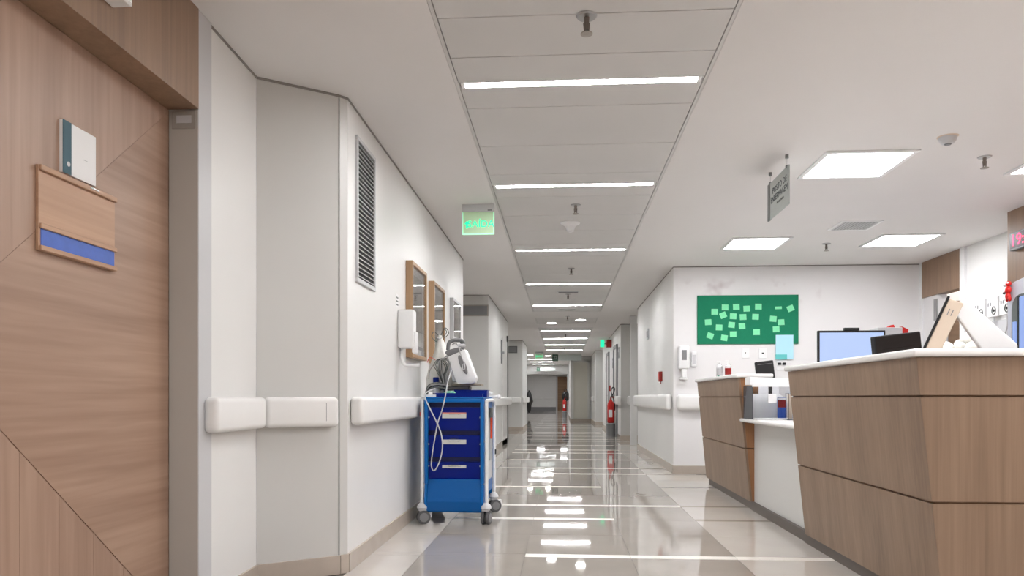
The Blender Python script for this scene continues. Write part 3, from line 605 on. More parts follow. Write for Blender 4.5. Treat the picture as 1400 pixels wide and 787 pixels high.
# ------------------------------------------------------------------ reception counters
XT, XB = 1.457, 1.566
def xat(z, xt=XT, xb=XB): return xb+(z-.07)/(1.118-.07)*(xt-xb)
bands = [(.07, .512), (.522, .950), (.960, 1.116)]
t = thing('reception_counter', 'large wood-clad reception counter nearest the viewer', 'counter', (0, 0, 0))
def core(x0, y0, y1, xr, xt, xb, parent):  # dark carcass behind the joints
    g_ = .012; f = lambda z: xat(z, xt, xb)+g_
    MB().hexa([(f(.07), y0, .072), (f(.07), y1, .072), (xr, y1, .072), (xr, y0, .072), (f(1.115), y0, 1.114), (f(1.115), y1, 1.114), (xr, y1, 1.114), (xr, y0, 1.114)]).build('carcass', GROOVE, parent)
YN0, YN1 = 3.17, 4.915
core(0, YN0+.012, YN1-.012, 1.85, XT, XB, t); MB().box(1.85, 3.7, YN0+.012, YN0+.35, .072, 1.114).build('side_carcass', GROOVE, t)
for z0, z1 in bands:
    a, b = xat(z0), xat(z1)
    MB().hexa([(a, YN0+.0015, z0), (a, YN1, z0), (a+.018, YN1, z0), (a+.018, YN0+.0015, z0), (b, YN0+.0015, z1), (b, YN1, z1), (b+.018, YN1, z1), (b+.018, YN0+.0015, z1)]).build('front_panel', WC, t)
    MB().hexa([(a, YN0, z0), (3.7, YN0, z0), (3.7, YN0+.018, z0), (a+.0175, YN0+.018, z0), (b, YN0, z1), (3.7, YN0, z1), (3.7, YN0+.018, z1), (b+.0175, YN0+.018, z1)]).build('side_panel', WC, t)
    MB().hexa([(a+.019, YN1-.018, z0), (1.85, YN1-.018, z0), (1.85, YN1, z0), (a+.019, YN1, z0), (b+.019, YN1-.018, z1), (1.85, YN1-.018, z1), (1.85, YN1, z1), (b+.019, YN1, z1)]).build('end_panel', WC, t)
MB().box(1.59, 3.6, YN0+.06, 5.0, 0, .07).build('plinth', PLINTH, t)
o = MB().prism([(1.435, 4.935), (1.435, 3.145), (3.7, 3.145), (3.7, 3.52), (1.86, 3.52), (1.86, 4.935)], 1.118, 1.15, 'z', .012, 4).build('worktop', SLAB, None, True); tag(o, 'white raised worktop lying on the nearest wood counter', 'worktop')
t = thing('reception_counter', 'smaller wood-clad counter farther along, near the notice board', 'counter', (0, 0, 0))
YF0, YF1 = 6.42, 8.33; XT2, XB2 = 1.49, 1.59
core(0, YF0+.012, YF1-.012, 1.66, XT2, XB2, t)
for z0, z1 in bands:
    a, b = xat(z0, XT2, XB2), xat(z1, XT2, XB2)
    MB().hexa([(a, YF0, z0), (a, YF1, z0), (a+.018, YF1, z0), (a+.018, YF0, z0), (b, YF0, z1), (b, YF1, z1), (b+.018, YF1, z1), (b+.018, YF0, z1)]).build('front_panel', WC, t)
    MB().hexa([(a+.019, YF0, z0), (1.66, YF0, z0), (1.66, YF0+.018, z0), (a+.019, YF0+.018, z0), (b+.019, YF0, z1), (1.66, YF0, z1), (1.66, YF0+.018, z1), (b+.019, YF0+.018, z1)]).build('end_panel', WCO, t)
MB().box(1.61, 1.66, 6.43, 8.28, 0, .07).build('plinth', PLINTH, t)
o = MB().prism([(1.465, 8.35), (1.465, 6.40), (1.78, 6.40), (1.78, 8.35)], 1.118, 1.15, 'z', .012, 4).build('worktop', SLAB, None, True); tag(o, 'white raised worktop on the smaller far counter', 'worktop')
t = thing('desk_front', 'white recessed desk front between the two wood counters', 'counter', (0, 0, 0))
MB().box(1.625, 1.65, 4.917, 6.418, .07, .742).build('front_panel', DESKW, t); MB().box(1.60, 1.66, 5.001, 6.429, 0, .069).build('plinth', PLINTH, t)
o = MB().prism([(1.50, 6.415), (1.50, 4.95), (1.53, 4.92), (2.3, 4.92), (2.3, 6.415)], .744, .774, 'z', .012, 4).build('worktop', SLAB, None, True); tag(o, 'low white desk worktop between the two wood counters', 'worktop')
for x0, x1, y0_, y1_, l in ((1.9, 3.4, 3.56, 4.88, 'staff desk behind the nearest counter carrying the tilted screen'), (1.92, 3.6, 6.5, 8.3, 'staff desk behind the far counter carrying the blue lit monitor')):
    t = thing('work_desk', l, 'desk', ((x0+x1)/2, (y0_+y1_)/2, 0)); a, b = (x1-x0)/2, (y1_-y0_)/2; MB().box(-a, a, -b, b, .73, .76, .003, 1).build('worktop', SLAB, t)
    for x in (-1, 1):
        for y in (-1, 1): MB().box(x*(a-.05)-.02, x*(a-.05)+.02, y*(b-.06)-.02, y*(b-.06)+.02, 0, .73).build('leg', LGREY, t)

# ------------------------------------------------------------------ things on the desk shelf between counters
def acrylic_box():
    t = thing('document_box', 'clear acrylic box of papers on the low white desk', 'box', (1.68, 6.25, .774))
    m = MB(); m.box(-.15, .15, -.15, -.146, .0, .27); m.box(.146, .15, -.146, .146, 0, .27); m.box(-.146, .146, .146, .15, 0, .27); m.box(-.146, .146, -.146, .146, 0, .004); m.build('shell', ACRYL, t)
    MB().box(-.15, -.146, -.146, .15, 0, .27).build('smoked_side', SMOKE, t); m = MB(); m.box(-.152, .152, -.153, -.142, .262, .275); m.build('front_rim', WHITE, t)
    MB().box(-.03, .035, -.158, -.15, .13, .2, .004).build('handle', WHITE, t)
acrylic_box()
o = MB(); 
for i in range(6): o.box(-.13+i*.002, .12-i*.002, -.03+i*.011, -.022+i*.011, 0, .18+.004*i)
o = o.build('paper_stack', PAPER); o.location = (1.67, 6.2, .779); tag(o, 'white papers standing inside the clear acrylic box', 'papers')
o = MB().box(-.15, .15, -.1, .06, 0, .065, .003, 1).build('folder', PAPER); o.location = (1.68, 6.29, 1.046); o.rotation_euler = (0, .04, 0); tag(o, 'white folder laid on top of the acrylic box', 'folder')
t = thing('leaflet', 'blue leaflet with red picture inside the acrylic box', 'leaflet', (1.765, 6.115, .779)); MB().box(-.035, .04, 0, .004, 0, .17).build('sheet', BLUEW, t); MB().box(-.032, .037, -.002, 0, .09, .15).build('picture', REDD, t); MB().box(-.032, .037, -.002, 0, .152, .167).build('heading', PAPER, t)
t = thing('brochure_holder', 'narrow clear brochure holder in front of the acrylic box', 'holder', (1.80, 5.93, .774))
m = MB(); m.box(-.05, .05, -.04, -.037, 0, .21); m.box(-.05, -.047, -.04, .04, 0, .21); m.box(.047, .05, -.04, .04, 0, .21); m.box(-.05, .05, .037, .04, 0, .23); m.box(-.05, .05, -.04, .04, 0, .004); m.build('shell', ACRYL, t); MB().box(-.003, .003, -.04, .037, 0, .2).build('divider', ACRYL, t)
MB().box(-.042, -.006, .01, .02, .005, .2).build('brochure', BEIGE, t); MB().box(.006, .042, .01, .02, .005, .19).build('brochure', LGREY, t)
o = MB().box(-.14, .14, -.05, .05, 0, .012, .003, 1).build('clipboard', LGREY); o.location = (1.66, 5.98, .774); tag(o, 'grey clipboard lying in front of the acrylic box', 'clipboard')
def bottle(x, y, label, h=.16):
    t = thing('sanitizer_bottle', label, 'bottle', (x, y, 1.15), 0, 'gel bottles on the far worktop')
    MB().lathe([(.026, 0), (.03, .005), (.03, .095), (.02, .115), (.012, .122)]).build('body', ACRYL, t, True); MB().lathe([(.0305, .02), (.031, .08), (.0305, .081)]).build('label_band', REDD if x > 1.56 else LGREY, t)
    p = MB(); p.cyl((0, 0, .12), (0, 0, h-.015), .009); p.box(-.028, .008, -.007, .007, h-.018, h-.006, .003); p.build('pump', WHITE, t)
bottle(1.53, 7.35, 'clear gel bottle with grey label, left of the pair'); bottle(1.60, 7.3, 'clear gel bottle with red label, right of the pair')

# monitors behind the counter
t = thing('monitor', 'monitor with pale blue lit screen and webcam behind the counter', 'monitor', (2.72, 7.2, .76))
MB().box(-.31, .31, 0, .03, .44, .82, .004, 1).build('housing', BLACK, t); MB().box(-.292, .292, -.002, 0, .46, .80).build('screen', SCREEN, t); MB().box(-.07, .07, -.01, .025, .82, .845, .005).build('webcam', BLACK, t)
m = MB(); m.box(-.03, .03, .03, .06, .02, .5); m.build('stand', BLACK, t); MB().box(-.13, .13, -.05, .12, 0, .015, .004).build('base', BLACK, t)
t = thing('monitor', 'small black monitor seen from behind above the near worktop', 'monitor', (1.96, 4.4, .76), .3)
m = MB(); m.box(-.155, .155, -.02, .02, .33, .555, .008, 2, M=Matrix.Rotation(-.12, 4, 'Y')); m.build('housing', BLACK, t); MB().box(-.11, .1, -.0215, -.0195, .475, .479, M=Matrix.Rotation(-.12, 4, 'Y')).build('vent_slot', DARK, t)
MB().box(-.03, .03, .0, .03, .01, .36).build('stand', BLACK, t); MB().box(-.1, .1, -.07, .08, 0, .012).build('base', BLACK, t)
t = thing('monitor', 'tiny black monitor back behind the far worktop', 'monitor', (1.96, 7.15, .76)); MB().box(-.085, .085, -.015, .015, .36, .535, .006, 1, M=Matrix.Rotation(-.12, 4, 'Y')).build('housing', BLACK, t); MB().box(-.065, .075, -.0165, -.0145, .505, .509, M=Matrix.Rotation(-.12, 4, 'Y')).build('vent_slot', GREY, t)
MB().box(-.015, .015, 0, .02, .01, .38).build('stand', BLACK, t); MB().box(-.07, .07, -.05, .06, 0, .012).build('base', BLACK, t)
t = thing('tilted_monitor', 'large beige-backed screen tilted back on a thick white arm', 'monitor', (1.80, 3.80, .76), -.42)
R = Matrix.Translation((-.035, 0, .37)) @ Matrix.Rotation(.40, 4, 'Y')
MB().box(-.012, 0, -.02, .3, -.12, .335, .002, 1, M=R).build('screen', BLACK, t); MB().box(.0, .066, -.015, .295, -.12, .325, .004, 2, M=R).build('back_shell', BEIGE, t)
m = MB()
for i in range(2): m.box(.02+i*.016, .024+i*.016, -.017, -.014, .25, .28, M=R)
m.build('vent_slots', GREY, t)
MB().prism([(.115, .60), (.145, .68), (.37, .44), (.37, .34), (.26, .36)], .0, .09, 'y', .008, 2).build('arm', WHITE, t)
MB().box(.25, .38, -.02, .16, 0, .35, .01).build('arm_base', WHITE, t)
t = thing('white_carton', 'white box with red tabs behind the black monitor', 'box', (3.16, 7.45, .76)); MB().box(-.14, .09, -.1, .1, 0, .86, .004, 1).build('carton', LGREY, t)
MB().prism([(.095, .87), (.155, .84), (.14, .72), (.11, .70)], -.08, -.02).build('red_tab', RED, t); MB().prism([(-.03, .86), (.0, .885), (.03, .89), (.045, .86)], -.05, 0).build('red_cap', RED, t)
o = MB()
for i in range(26):
    a = random.uniform(-.22, .22); b = random.uniform(-.12, .12); r_ = random.uniform(.035, .07); o.sph((a, b, .05+random.uniform(0, .1)+(.05 if a > 0 else 0)), r_, (1, 1, .8), 10)
o.box(-.25, .25, -.15, .15, 0, .06, .02); o = o.build('plastic_wrap_heap', FILM, None, True); o.location = (2.82, 5.5, 1.172); tag(o, 'crumpled clear plastic packaging heaped behind the tilted screen', 'packaging')
t = thing('storage_shelf', 'white shelf unit behind the counter under the plastic packaging', 'shelf', (2.95, 5.5, 0)); MB().box(-.5, .5, -.25, .25, 1.14, 1.17).build('shelf', WHITE, t); MB().box(-.48, -.45, -.24, .24, 0, 1.14).build('side', WHITE, t); MB().box(.45, .48, -.24, .24, 0, 1.14).build('side', WHITE, t)
# medical gas panel on the right wall
for i, (y, z) in enumerate(((8.03, 1.86), (7.80, 1.86), (7.58, 1.86))):
    t = thing('gas_regulator', ('white square gauge box, %s of three on the right wall' % ('leftmost', 'middle', 'rightmost')[i]), 'gauge', (4.37, y, z-.1), -PI/2, 'gauge boxes on the right wall')
    MB().box(-.095, .095, -.05, 0, 0, .2, .005).build('case', WHITE, t); m = MB(); cx, cz = .035, .06
    m.tube([(cx+.032*math.cos(q*PI/6), -.052, cz+.038*math.sin(q*PI/6)) for q in range(12)], .006, closed=True, sub=2); m.build('dial_ring', DGREY, t); MB().cyl((cx, -.056, cz), (cx, -.05, cz), .014).build('knob', BLACK, t)
    m = MB()
    for q in range(2): m.box(-.07+q*.04, -.055+q*.04, -.053, -.05, .11, .145)
    m.build('indicator_marks', GREY, t)
    m = MB(); m.tube([(0, -.03, 0), (.02, -.04, -.12), (-.03, -.06, -.28), (.02, -.05, -.45)], .008); m.build('tube', LGREY, t, True)
t = thing('cable_bundle', 'black cords and connectors hanging below the gauge boxes', 'cables', (4.37, 7.7, 1.3), -PI/2)
MB().tube([(-.05, -.03, .3), (-.08, -.05, .2), (-.03, -.05, .1), (.0, -.04, -.05)], .02).build('cord', BLACK, t, True); MB().tube([(-.02, -.04, .2), (.06, -.05, .23), (.17, -.05, .2), (.2, -.05, .1), (.3, -.04, .06)], .014).build('cord', DGREY, t, True)
MB().box(.05, .16, -.07, -.01, .16, .2, .01).build('plug', BLACK, t); MB().box(.08, .16, -.06, 0, -.02, .02, .008).build('plug', GREY, t)
t = thing('wall_rack', 'white wall panel strip carrying the gauge boxes', 'panel', (4.37, 7.8, 1.22), -PI/2); MB().box(-.32, .34, -.012, 0, 0, .5).build('back_plate', LGREY, t)
for q in (-.2, 0, .2): MB().cyl((q, -.04, .16), (q, -.012, .16), .03).build('socket', LGREY, t)
# clock
t = thing('digital_clock', 'digital clock with red numerals beginning 19 on the wood column', 'clock', (3.92, 6.59, 2.215), -PI/2)
MB().box(-.145, .28, -.045, 0, 0, .155, .006).build('case', GREY, t); MB().box(-.13, .265, -.047, -.045, .015, .14).build('face', mat('clock_face', rgb(88, 72, 84), .25), t)
m = MB(); m.text('19:48', .14, .05, .078, -.048, sx=1.1, depth=.001); m.build('numerals', LED, t)
# grey arched hatch beside it
t = thing('grey_arch_unit', 'rounded grey cabinet with dark glass door at the right edge', 'cabinet', (3.655, 6.245, 0), -PI/2)
arc = []
for i in range(9): q = PI/2*i/8; arc.append((-.135+.12*(1-math.cos(q)), 1.72+.09*math.sin(q)))
outer = [(-.135, 0)]+[(-.135, 1.86), (-.05, 1.885), (.1, 1.905), (.6, 1.915), (.6, 0)]
inner = [(-.07, 0), (-.07, 1.66), (-.055, 1.72), (-.02, 1.757), (.03, 1.775), (.56, 1.775), (.56, 0)]
m = MB(); m.prism(outer, -.0, .26, 'y', .004, 1); m.build('body', ARCH, t)
m = MB(); m.prism(inner, -.004, -.0005, 'y'); m.build('recess', DGREY, t); MB().prism([(.03, 1.0), (.03, 1.74), (.06, 1.755), (.5, 1.755), (.5, 1.0)], -.012, -.004).build('door_glass', SCREEN2, t)
m = MB(); m.box(.025, .045, -.016, -.004, .9, 1.76); m.build('door_edge', BLACK, t); MB().box(-.03, .0, -.02, -.004, 1.0, 1.56).build('light_tube', SCREEN2, t); MB().box(.12, .14, -.018, -.012, .9, 1.76).build('door_stile', NAVY, t)
t = thing('plush_toy', 'small red and white stuffed figure hung on the grey cabinet corner', 'toy', (3.628, 6.335, 1.75), -PI/2)
m = MB(); m.sph((.015, 0, .075), .028, (1, .8, 1.15)); m.sph((.012, 0, .025), .026, (.8, .8, 1.1)); m.sph((-.01, 0, .06), .014, (1.8, 1, .8)); m.sph((.035, 0, .0), .014, (.8, 1, 1.5)); m.sph((.0, 0, .0), .013, (.8, 1, 1.5)); m.sph((.02, 0, .125), .022); m.build('body', RED, t, True)
m = MB(); m.sph((-.008, -.012, .12), .017); m.sph((.03, -.012, .13), .009); m.sph((-.01, -.012, .0), .012); m.build('white_parts', PAPER, t, True); MB().sph((-.004, -.022, .05), .011).build('nose', BLACK, t, True)

# ------------------------------------------------------------------ blue supply cart
CX, CY = -.805, 5.86
t = thing('supply_cart', 'blue medical supply cart with three drawers and white posts', 'cart', (CX, CY, 0))
hx, y0, y1 = .225, -.33, .33
m = MB(); m.box(-hx, hx, y1-.02, y1, .12, .94); m.box(-hx, -hx+.02, y0+.02, y1-.02, .2, .94); m.box(hx-.02, hx, y0+.02, y1-.02, .2, .94); m.box(-hx+.02, hx-.02, y0+.04, y1-.02, .12, .14); m.build('cabinet', BLUE, t)
m = MB(); m.box(-hx, -hx+.028, y0, y0+.03, .3, .94, .008, 2); m.box(hx-.028, hx, y0, y0+.03, .3, .94, .008, 2); m.box(-hx+.02, hx-.02, y0, y0+.03, .912, .94, .006, 2); m.build('front_frame', BLUE, t, True)
MB().box(-hx, hx, y0+.0, y1, .94, .952, .005, 2).build('top', BLUE, t)
MB().box(-hx+.02, hx-.02, y0+.07, y0+.075, .3, .92).build('inner_back', mat('cart_inner', rgb(4, 16, 84), .4), t)
for i, (z0, z1) in enumerate(((.70, .875), (.50, .665), (.335, .465))):
    dr = MB(); dr.hexa([(-.198, y0+.045, z0), (.198, y0+.045, z0), (.198, y0+.3, z0), (-.198, y0+.3, z0), (-.198, y0+.018, z1), (.198, y0+.018, z1), (.198, y0+.3, z1), (-.198, y0+.3, z1)]); dr = dr.build('drawer', DBLUE, t)
    lz = z1-(.048, .04, .03)[i]; hh = (.033, .026, .016)[i]; sl_ = (.027)/(z1-z0)
    yb = y0+.018+sl_*(z1-lz)
    L1 = MB(); L1.box(-.092, .09, -.0016, 0, -hh, hh, M=Matrix.Translation((0, yb-.001, lz)) @ Matrix.Rotation(-math.atan(sl_), 4, 'X')); L1.build('drawer_label', mat('label_card', rgb(205, 205, 200), .6), dr)
    if i == 0:
        B = MB(); B.box(-.092, .09, -.0022, -.0016, .002, .022, M=Matrix.Translation((0, yb-.001, lz)) @ Matrix.Rotation(-math.atan(sl_), 4, 'X')); B.build('label_stripe', mat('label_pink', rgb(216, 130, 112), .6), dr)
    X_ = MB(); X_.text('Gaveta %d' % (i+1), .017, 0, lz+hh-.008, yb-.0045-.001*(hh/.03)); X_.text('Material de uso geral', .011, 0, lz-.002, yb-.0035); 
    if i < 2: X_.text('conferir e repor', .011, 0, lz-hh*.55, yb-.0045+.003)
    X_.build('lettering', INK, dr)
    h_ = MB(); h_.cyl((-.195, y0+.012, z0+.1), (-.195, y0+.04, z0+.1), .006, n=8); h_.cyl((.195, y0+.012, z0+.1), (.195, y0+.04, z0+.1), .006, n=8); h_.build('stop_pin', LGREY, dr)
# curved lower bin
prof = [(y0+.03, .335), (y0+.02, .30), (y0-.012, .2), (y0-.018, .17), (y0-.005, .10), (y0+.01, .088), (y0+.3, .088), (y0+.3, .335)]
MB().prism(prof, -.203, .203, 'x', .003, 1).build('lower_bin', BLUEB, t)
m = MB(); m.prism([(y0, .3), (y0+.03, .3), (y0+.04, .1), (y0+.0, .1), (y0-.02, .17)], -.222, -.2035, 'x', .003, 1); m.prism([(y0, .3), (y0+.03, .3), (y0+.04, .1), (y0+.0, .1), (y0-.02, .17)], .2035, .222, 'x', .003, 1); m.build('bin_cheek', BLUE, t)
for sx in (-1, 1):
    m = MB(); m.tube([(sx*.243, y0+.02, .16), (sx*.243, y0+.02, .85), (sx*.243, y0+.025, .905), (sx*.243, y0+.06, .925), (sx*.243, y1-.1, .925), (sx*.243, y1-.03, .9), (sx*.243, y1-.02, .84), (sx*.243, y1-.02, .45), (sx*.243, y1-.02, .16)], .0135, 10, 5); m.build('side_post_loop', WHITE, t, True)
    for z in (.3, .62): MB().cyl((sx*.224, y0+.02, z), (sx*.24, y0+.02, z), .007, n=8).build('bracket', LGREY, t)
m = MB(); m.cyl((.235, y1-.03, .955), (.29, y1-.03, .955), .011); m.sph((.285, y1-.03, .955), .018); m.cyl((.2, y1-.03, .95), (.24, y1-.03, .955), .013); m.build('push_handle', WHITE, t, True)
MB().box(.226, .231, -.25, .22, .3, .86).build('side_panel', LGREY, t); MB().box(.2315, .236, .02, .2, .45, .84).build('side_pocket', mat('smoked_pocket', rgb(160, 164, 170), .3), t)
MB().tube([(.24, .05, .84), (.244, .06, .78), (.242, .07, .70), (.242, .07, .62)], .009).build('orange_strap', ORANGE, t, True); MB().box(.236, .256, -.02, .1, .79, .87, .006).build('side_clip', DGREY, t); MB().box(.252, .262, y1-.035, y1-.005, .48, .52).build('black_clip', BLACK, t)
for sx, yy, yaw in ((-1, y0+.01, .35), (1, y0+.01, 1.35), (1, y1-.02, .5), (-1, y1-.02, .3)):
    cs = MB(); cs.lathe([(.038, .118), (.042, .125), (.036, .145), (.018, .16), (.0135, .165)], (sx*.24, yy, 0)); M_ = Matrix.Translation((sx*.24, yy, 0)) @ Matrix.Rotation(yaw, 4, 'Z')
    cs.box(-.028, .028, -.026, .026, .098, .122, .006, 2, M=M_); cs = cs.build('caster', LGREY, t, True)
    for q in (-.019, .019):
        wv = MB(); wv.lathe([(.035, -.012), (.05, -.011), (.052, 0), (.05, .011), (.035, .012)], M=M_ @ Matrix.Translation((.008, q, .052)) @ Matrix.Rotation(PI/2, 4, 'X')); wv.build('wheel', TYRE, cs, True)
        hb = MB(); hb.lathe([(.034, -.0135), (.036, 0), (.034, .0135)], M=M_ @ Matrix.Translation((.008, q, .052)) @ Matrix.Rotation(PI/2, 4, 'X')); hb.build('hub', GREY, cs, True)
    br = MB(); br.box(.036, .07, -.012, .012, .045, .1, .004, 1, M=M_); br.build('brake_pedal', WHITE, cs)
for q in ('L',):
    b = MB(); b.tube([(-.255, y0+.15, .92), (-.262, y0+.12, .7), (-.266, y0+.1, .4), (-.255, y0+.09, .22), (-.23, y0+.1, .15)], .005); b.build('black_cord', BLACK, t, True); MB().box(-.262, -.252, y0+.02, y0+.04, .81, .84).build('red_tag', RED, t)

# things on the cart
TZ = .953
def tray(x, y, w_, d_, h, label, m_):
    t = thing('tray', label, 'tray', (x, y, TZ)); s = MB(); s.box(-w_/2, w_/2, -d_/2, d_/2, 0, .006)
    for b in ((-w_/2, w_/2, -d_/2, -d_/2+.006), (-w_/2, w_/2, d_/2-.006, d_/2), (-w_/2, -w_/2+.006, -d_/2+.006, d_/2-.006), (w_/2-.006, w_/2, -d_/2+.006, d_/2-.006)): s.box(b[0], b[1], b[2], b[3], .004, h)
    s.build('body', m_, t); 
    for a in ((-d_/2-.004, -d_/2+.002), (d_/2-.002, d_/2+.004)): MB().box(-w_/2-.004, w_/2+.004, a[0], a[1], h-.006, h+.002).build('rim', m_, t)
tray(CX+.035, CY-.255, .35, .09, .028, 'shallow navy tray at the front of the cart top', NAVY); tray(CX+.11, CY-.12, .25, .15, .052, 'deeper navy tray behind the shallow one on the cart', NAVY)
o = MB().box(-.14, .14, -.14, .14, 0, .055, .004, 1).build('white_box', LGREY); o.location = (CX-.02, CY+.12, TZ); tag(o, 'flat pale box at the back of the cart top under the monitor', 'box')
o = MB(); 
for i in range(9): o.sph((-.05+.0125*i, random.uniform(-.02, .02), .018+.012*math.sin(i*.4)), .02, (1, 1, .9), 10)
o = o.build('green_pouch', GRNP, None, True); o.location = (CX-.045, CY-.178, TZ); tag(o, 'pale green plastic pouch between trays on the cart', 'pouch')
o = MB().box(-.115, .115, -.1, .1, 0, .03, .008, 3).build('grey_mat', mat('mat_grey', rgb(110, 106, 100), .7), None, True); o.location = (CX-.04, CY+.06, TZ+.056); tag(o, 'folded grey mat beneath the defibrillator', 'mat')
o = MB().box(-.115, .115, -.1, .1, 0, .016, .004, 2).build('grey_mat', mat('mat_tan', rgb(150, 140, 124), .7), None, True); o.location = (CX+.06, CY+.04, TZ+.087); tag(o, 'upper tan pad directly under the defibrillator', 'mat')
o = MB(); o.box(-.05, .11, -.06, .06, 0, .024, .004, 1); o = o.build('white_pack', PAPER); o.location = (CX+.13, CY+.2, TZ+.02); tag(o, 'white paper pack at the right rear of the cart top', 'pack')
t = thing('blue_bottle', 'slim navy bottle standing at the left of the cart top', 'bottle', (CX-.195, CY+.02, TZ)); MB().lathe([(.025, 0), (.027, .005), (.027, .10), (.018, .115)]).build('body', DBLUE, t, True); MB().lathe([(.019, .115), (.024, .117), (.024, .155), (.02, .158)]).build('cap', NAVY, t, True); MB().lathe([(.0275, .03), (.028, .07), (.0275, .071)]).build('label_band', PAPER, t)
o = MB().box(-.045, .045, -.03, .03, 0, .018, .004).build('gauze_pack', PAPER); o.location = (CX-.175, CY-.27, TZ); tag(o, 'white gauze pack at the front left of the cart top', 'pack')
# defibrillator
t = thing('defibrillator', 'white and grey tilted portable defibrillator on the cart', 'medical device', (-.789, 5.84, TZ+.104))
s_ = .00565; P2 = lambda pts: [((a-628)*s_, (527-b)*s_) for a, b in pts]
body = P2([(611, 490), (634.5, 479.5), (649.5, 519), (648, 525.5), (644, 527), (627, 527), (622, 524)]); MB().prism(body, -.085, .08, 'y', .005, 2).build('body', WHITE, t, True)
MB().prism(P2([(606.5, 484), (609, 481), (626, 476.5), (630, 480.5), (611.5, 490)]), -.08, .075, 'y', .004, 2).build('top_panel', GREY, t, True)
MB().prism(P2([(607.5, 486), (611.5, 490.5), (622.5, 523), (617.5, 524)]), -.07, .07, 'y', .004, 2).build('screen_side', LGREY, t, True)
ov = []
for i in range(24):
    q = 2*PI*i/24; u = 8.3*math.cos(q)*.62; v = 14*math.sin(q); a = .33; ov.append((632+u*math.cos(a)+v*math.sin(a)*-1*-1*.0+v*math.sin(a), 501+(-u*math.sin(a)*-1)+v*math.cos(a)))
MB().prism(P2(ov), -.093, -.084, 'y', .003, 2).build('side_panel', GREY, t, True)
hd_ = [(609, 480), (610.5, 470), (616, 466.5), (626, 466), (631, 469.5), (629.5, 479)]
MB().tube([((a-628)*s_, -.01, (527-b)*s_) for a, b in hd_], .015, 10).build('handle', GREY, t, True); MB().sph(((629.5-628)*s_, -.01, (527-469)*s_), .02).build('handle_knob', DGREY, t, True)
MB().tube([((a-628)*s_, y_, (527-b)*s_) for a, b, y_ in ((617, 473, -.07), (622, 471, -.09), (626, 476, -.1), (630, 489, -.1), (634, 499, -.1), (634.5, 506, -.1), (632, 508, -.1), (632, 502, -.1), (634, 499, -.1))], .0045, 8).build('cord', LGREY, t, True)
MB().box(-.02, .04, -.095, -.05, .285, .31, .01, 2).build('paddle', LGREY, t, True)
m = MB()
for i in range(5): m.box(-.088+i*.014, -.078+i*.014, -.074, -.066, .17-i*.034, .187-i*.034)
m.build('buttons', GREY, t)
# IV pole, drape and cables
t = thing('drip_pole', 'thin steel pole with wire loops rising from the cart rear', 'pole', (-.985, 6.0, TZ)); MB().cyl((0, 0, 0), (0, 0, .49), .006).build('shaft', STEEL, t)
m = MB(); m.tube([(0, 0, .49), (-.05, 0, .53), (-.07, .0, .49), (-.02, 0, .45), (.05, 0, .52), (.03, 0, .55), (0, 0, .49)], .003, 6); m.tube([(0, 0, .49), (.04, -.02, .56), (.07, 0, .52), (.03, .02, .48)], .003, 6); m.build('hook_loop', DGREY, t, True)
t = thing('plastic_drape', 'white translucent plastic bag draped like a tent over the pole', 'bag', (-.985, 5.985, TZ+.01)); b = bmesh.new(); rings = []
for j in range(9):
    z = .49-.46*j/8; r_ = .012+.12*min(1, j/8*1.4); ring = []
    for i in range(28):
        q = 2*PI*i/28; k_ = 1+.14*math.sin(q*5+j*.3)*(j/8)+.05*math.sin(q*9); ring.append(b.verts.new((r_*k_*math.cos(q)*.95+.004*j, r_*k_*math.sin(q)*.8, z)))
    rings.append(ring)
for a_, c_ in zip(rings, rings[1:]):
    for i in range(28): b.faces.new((a_[i], a_[(i+1) % 28], c_[(i+1) % 28], c_[i]))
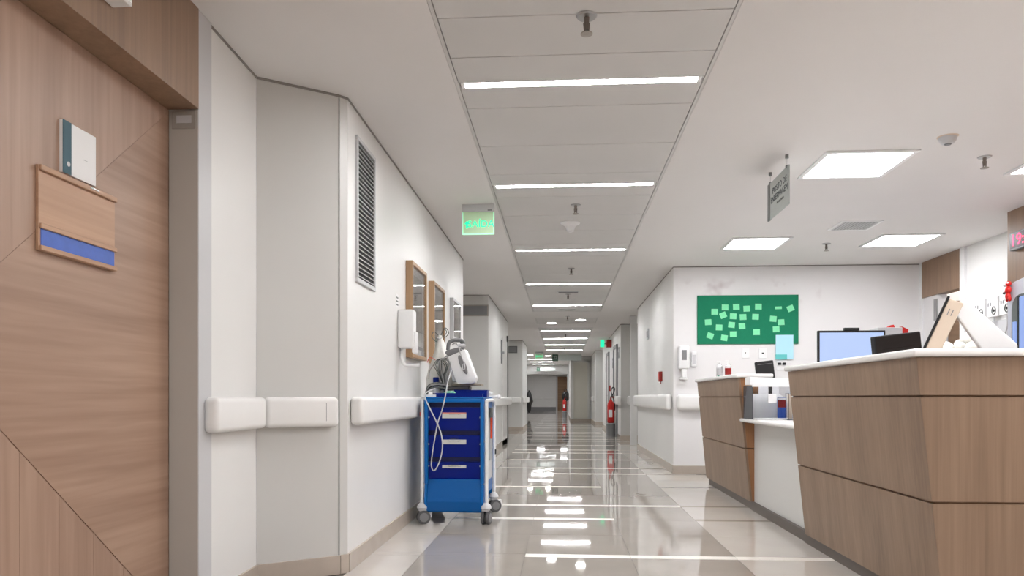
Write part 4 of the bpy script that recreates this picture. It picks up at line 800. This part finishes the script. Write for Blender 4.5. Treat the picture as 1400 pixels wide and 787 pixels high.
b.faces.new(rings[0]); o_ = MB(); o_.add(b); o_.build('film', FILM, t, True); MB().tube([(-.02, -.02, .47), (0, -.03, .46), (.02, -.02, .47), (0, .02, .475)], .004, closed=True).build('tie', LGREY, t)
t = thing('monitor_leads', 'tangled bundle of grey and black monitor leads left of the defibrillator', 'cables', (-.93, 5.80, TZ))
for i in range(13):
    a = random.uniform(-.03, .03); b_ = random.uniform(-.03, .03); m = MB()
    m.tube([(.02+a*.4, b_, .0+.02), (.01+a*.3, b_*.6-.03, .1), (-.02+a, b_-.04, .2), (-.035+a*1.6, b_-.02, .27+a), (.0+a*1.6, b_, .305+b_*.6), (.045+a, b_-.02, .25+a), (.02+a*.6, b_-.04, .15), (.03, b_, .06)], random.choice((.003, .0045, .004)), 6)
    m.build('lead', (CABLE, BLACK, LGREY, DGREY)[i % 4], t, True)
for i in range(4): MB().tube([(.05, -.1+.02*i, .06+.012*i), (-.02, -.11+.02*i, .075+.012*i), (-.09, -.1, .06+.012*i), (-.115-.004*i, -.06, 0.0+.01*i), (-.125-.003*i, -.02, -.06)], .0055, 7).build('lead', (DGREY, BLACK, CABLE, DGREY)[i], t, True)
m = MB(); m.tube([(-.03, .0, .27), (-.07, -.03, .25), (-.1, -.04, .2), (-.105, -.04, .14)], .004); m.build('lead', BROWNG, t, True); MB().tube([(-.06, 0, .29), (-.1, -.02, .31), (-.12, -.03, .27)], .0025).build('lead', RED, t, True)
t = thing('hanging_cable', 'pale grey cable looping down across the drawer fronts', 'cable', (CX, CY-.36, 0))
MB().tube([(-.045, .2, 1.16), (-.05, .05, 1.06), (-.058, -.008, .965), (-.085, -.012, .85), (-.115, -.012, .76), (-.145, -.012, .6), (-.162, -.012, .48), (-.158, -.012, .42), (-.135, -.012, .41), (-.1, -.012, .48), (-.08, -.012, .58), (-.09, -.012, .68), (-.13, -.012, .78), (-.18, -.012, .88), (-.215, -.005, .962), (-.2, .1, 1.0), (-.15, .25, 1.03)], .0048, 8).build('cord', LGREY, t, True)
MB().cyl((-.15, .25, 1.03), (-.13, .28, 1.035), .008).build('connector', GREY, t)
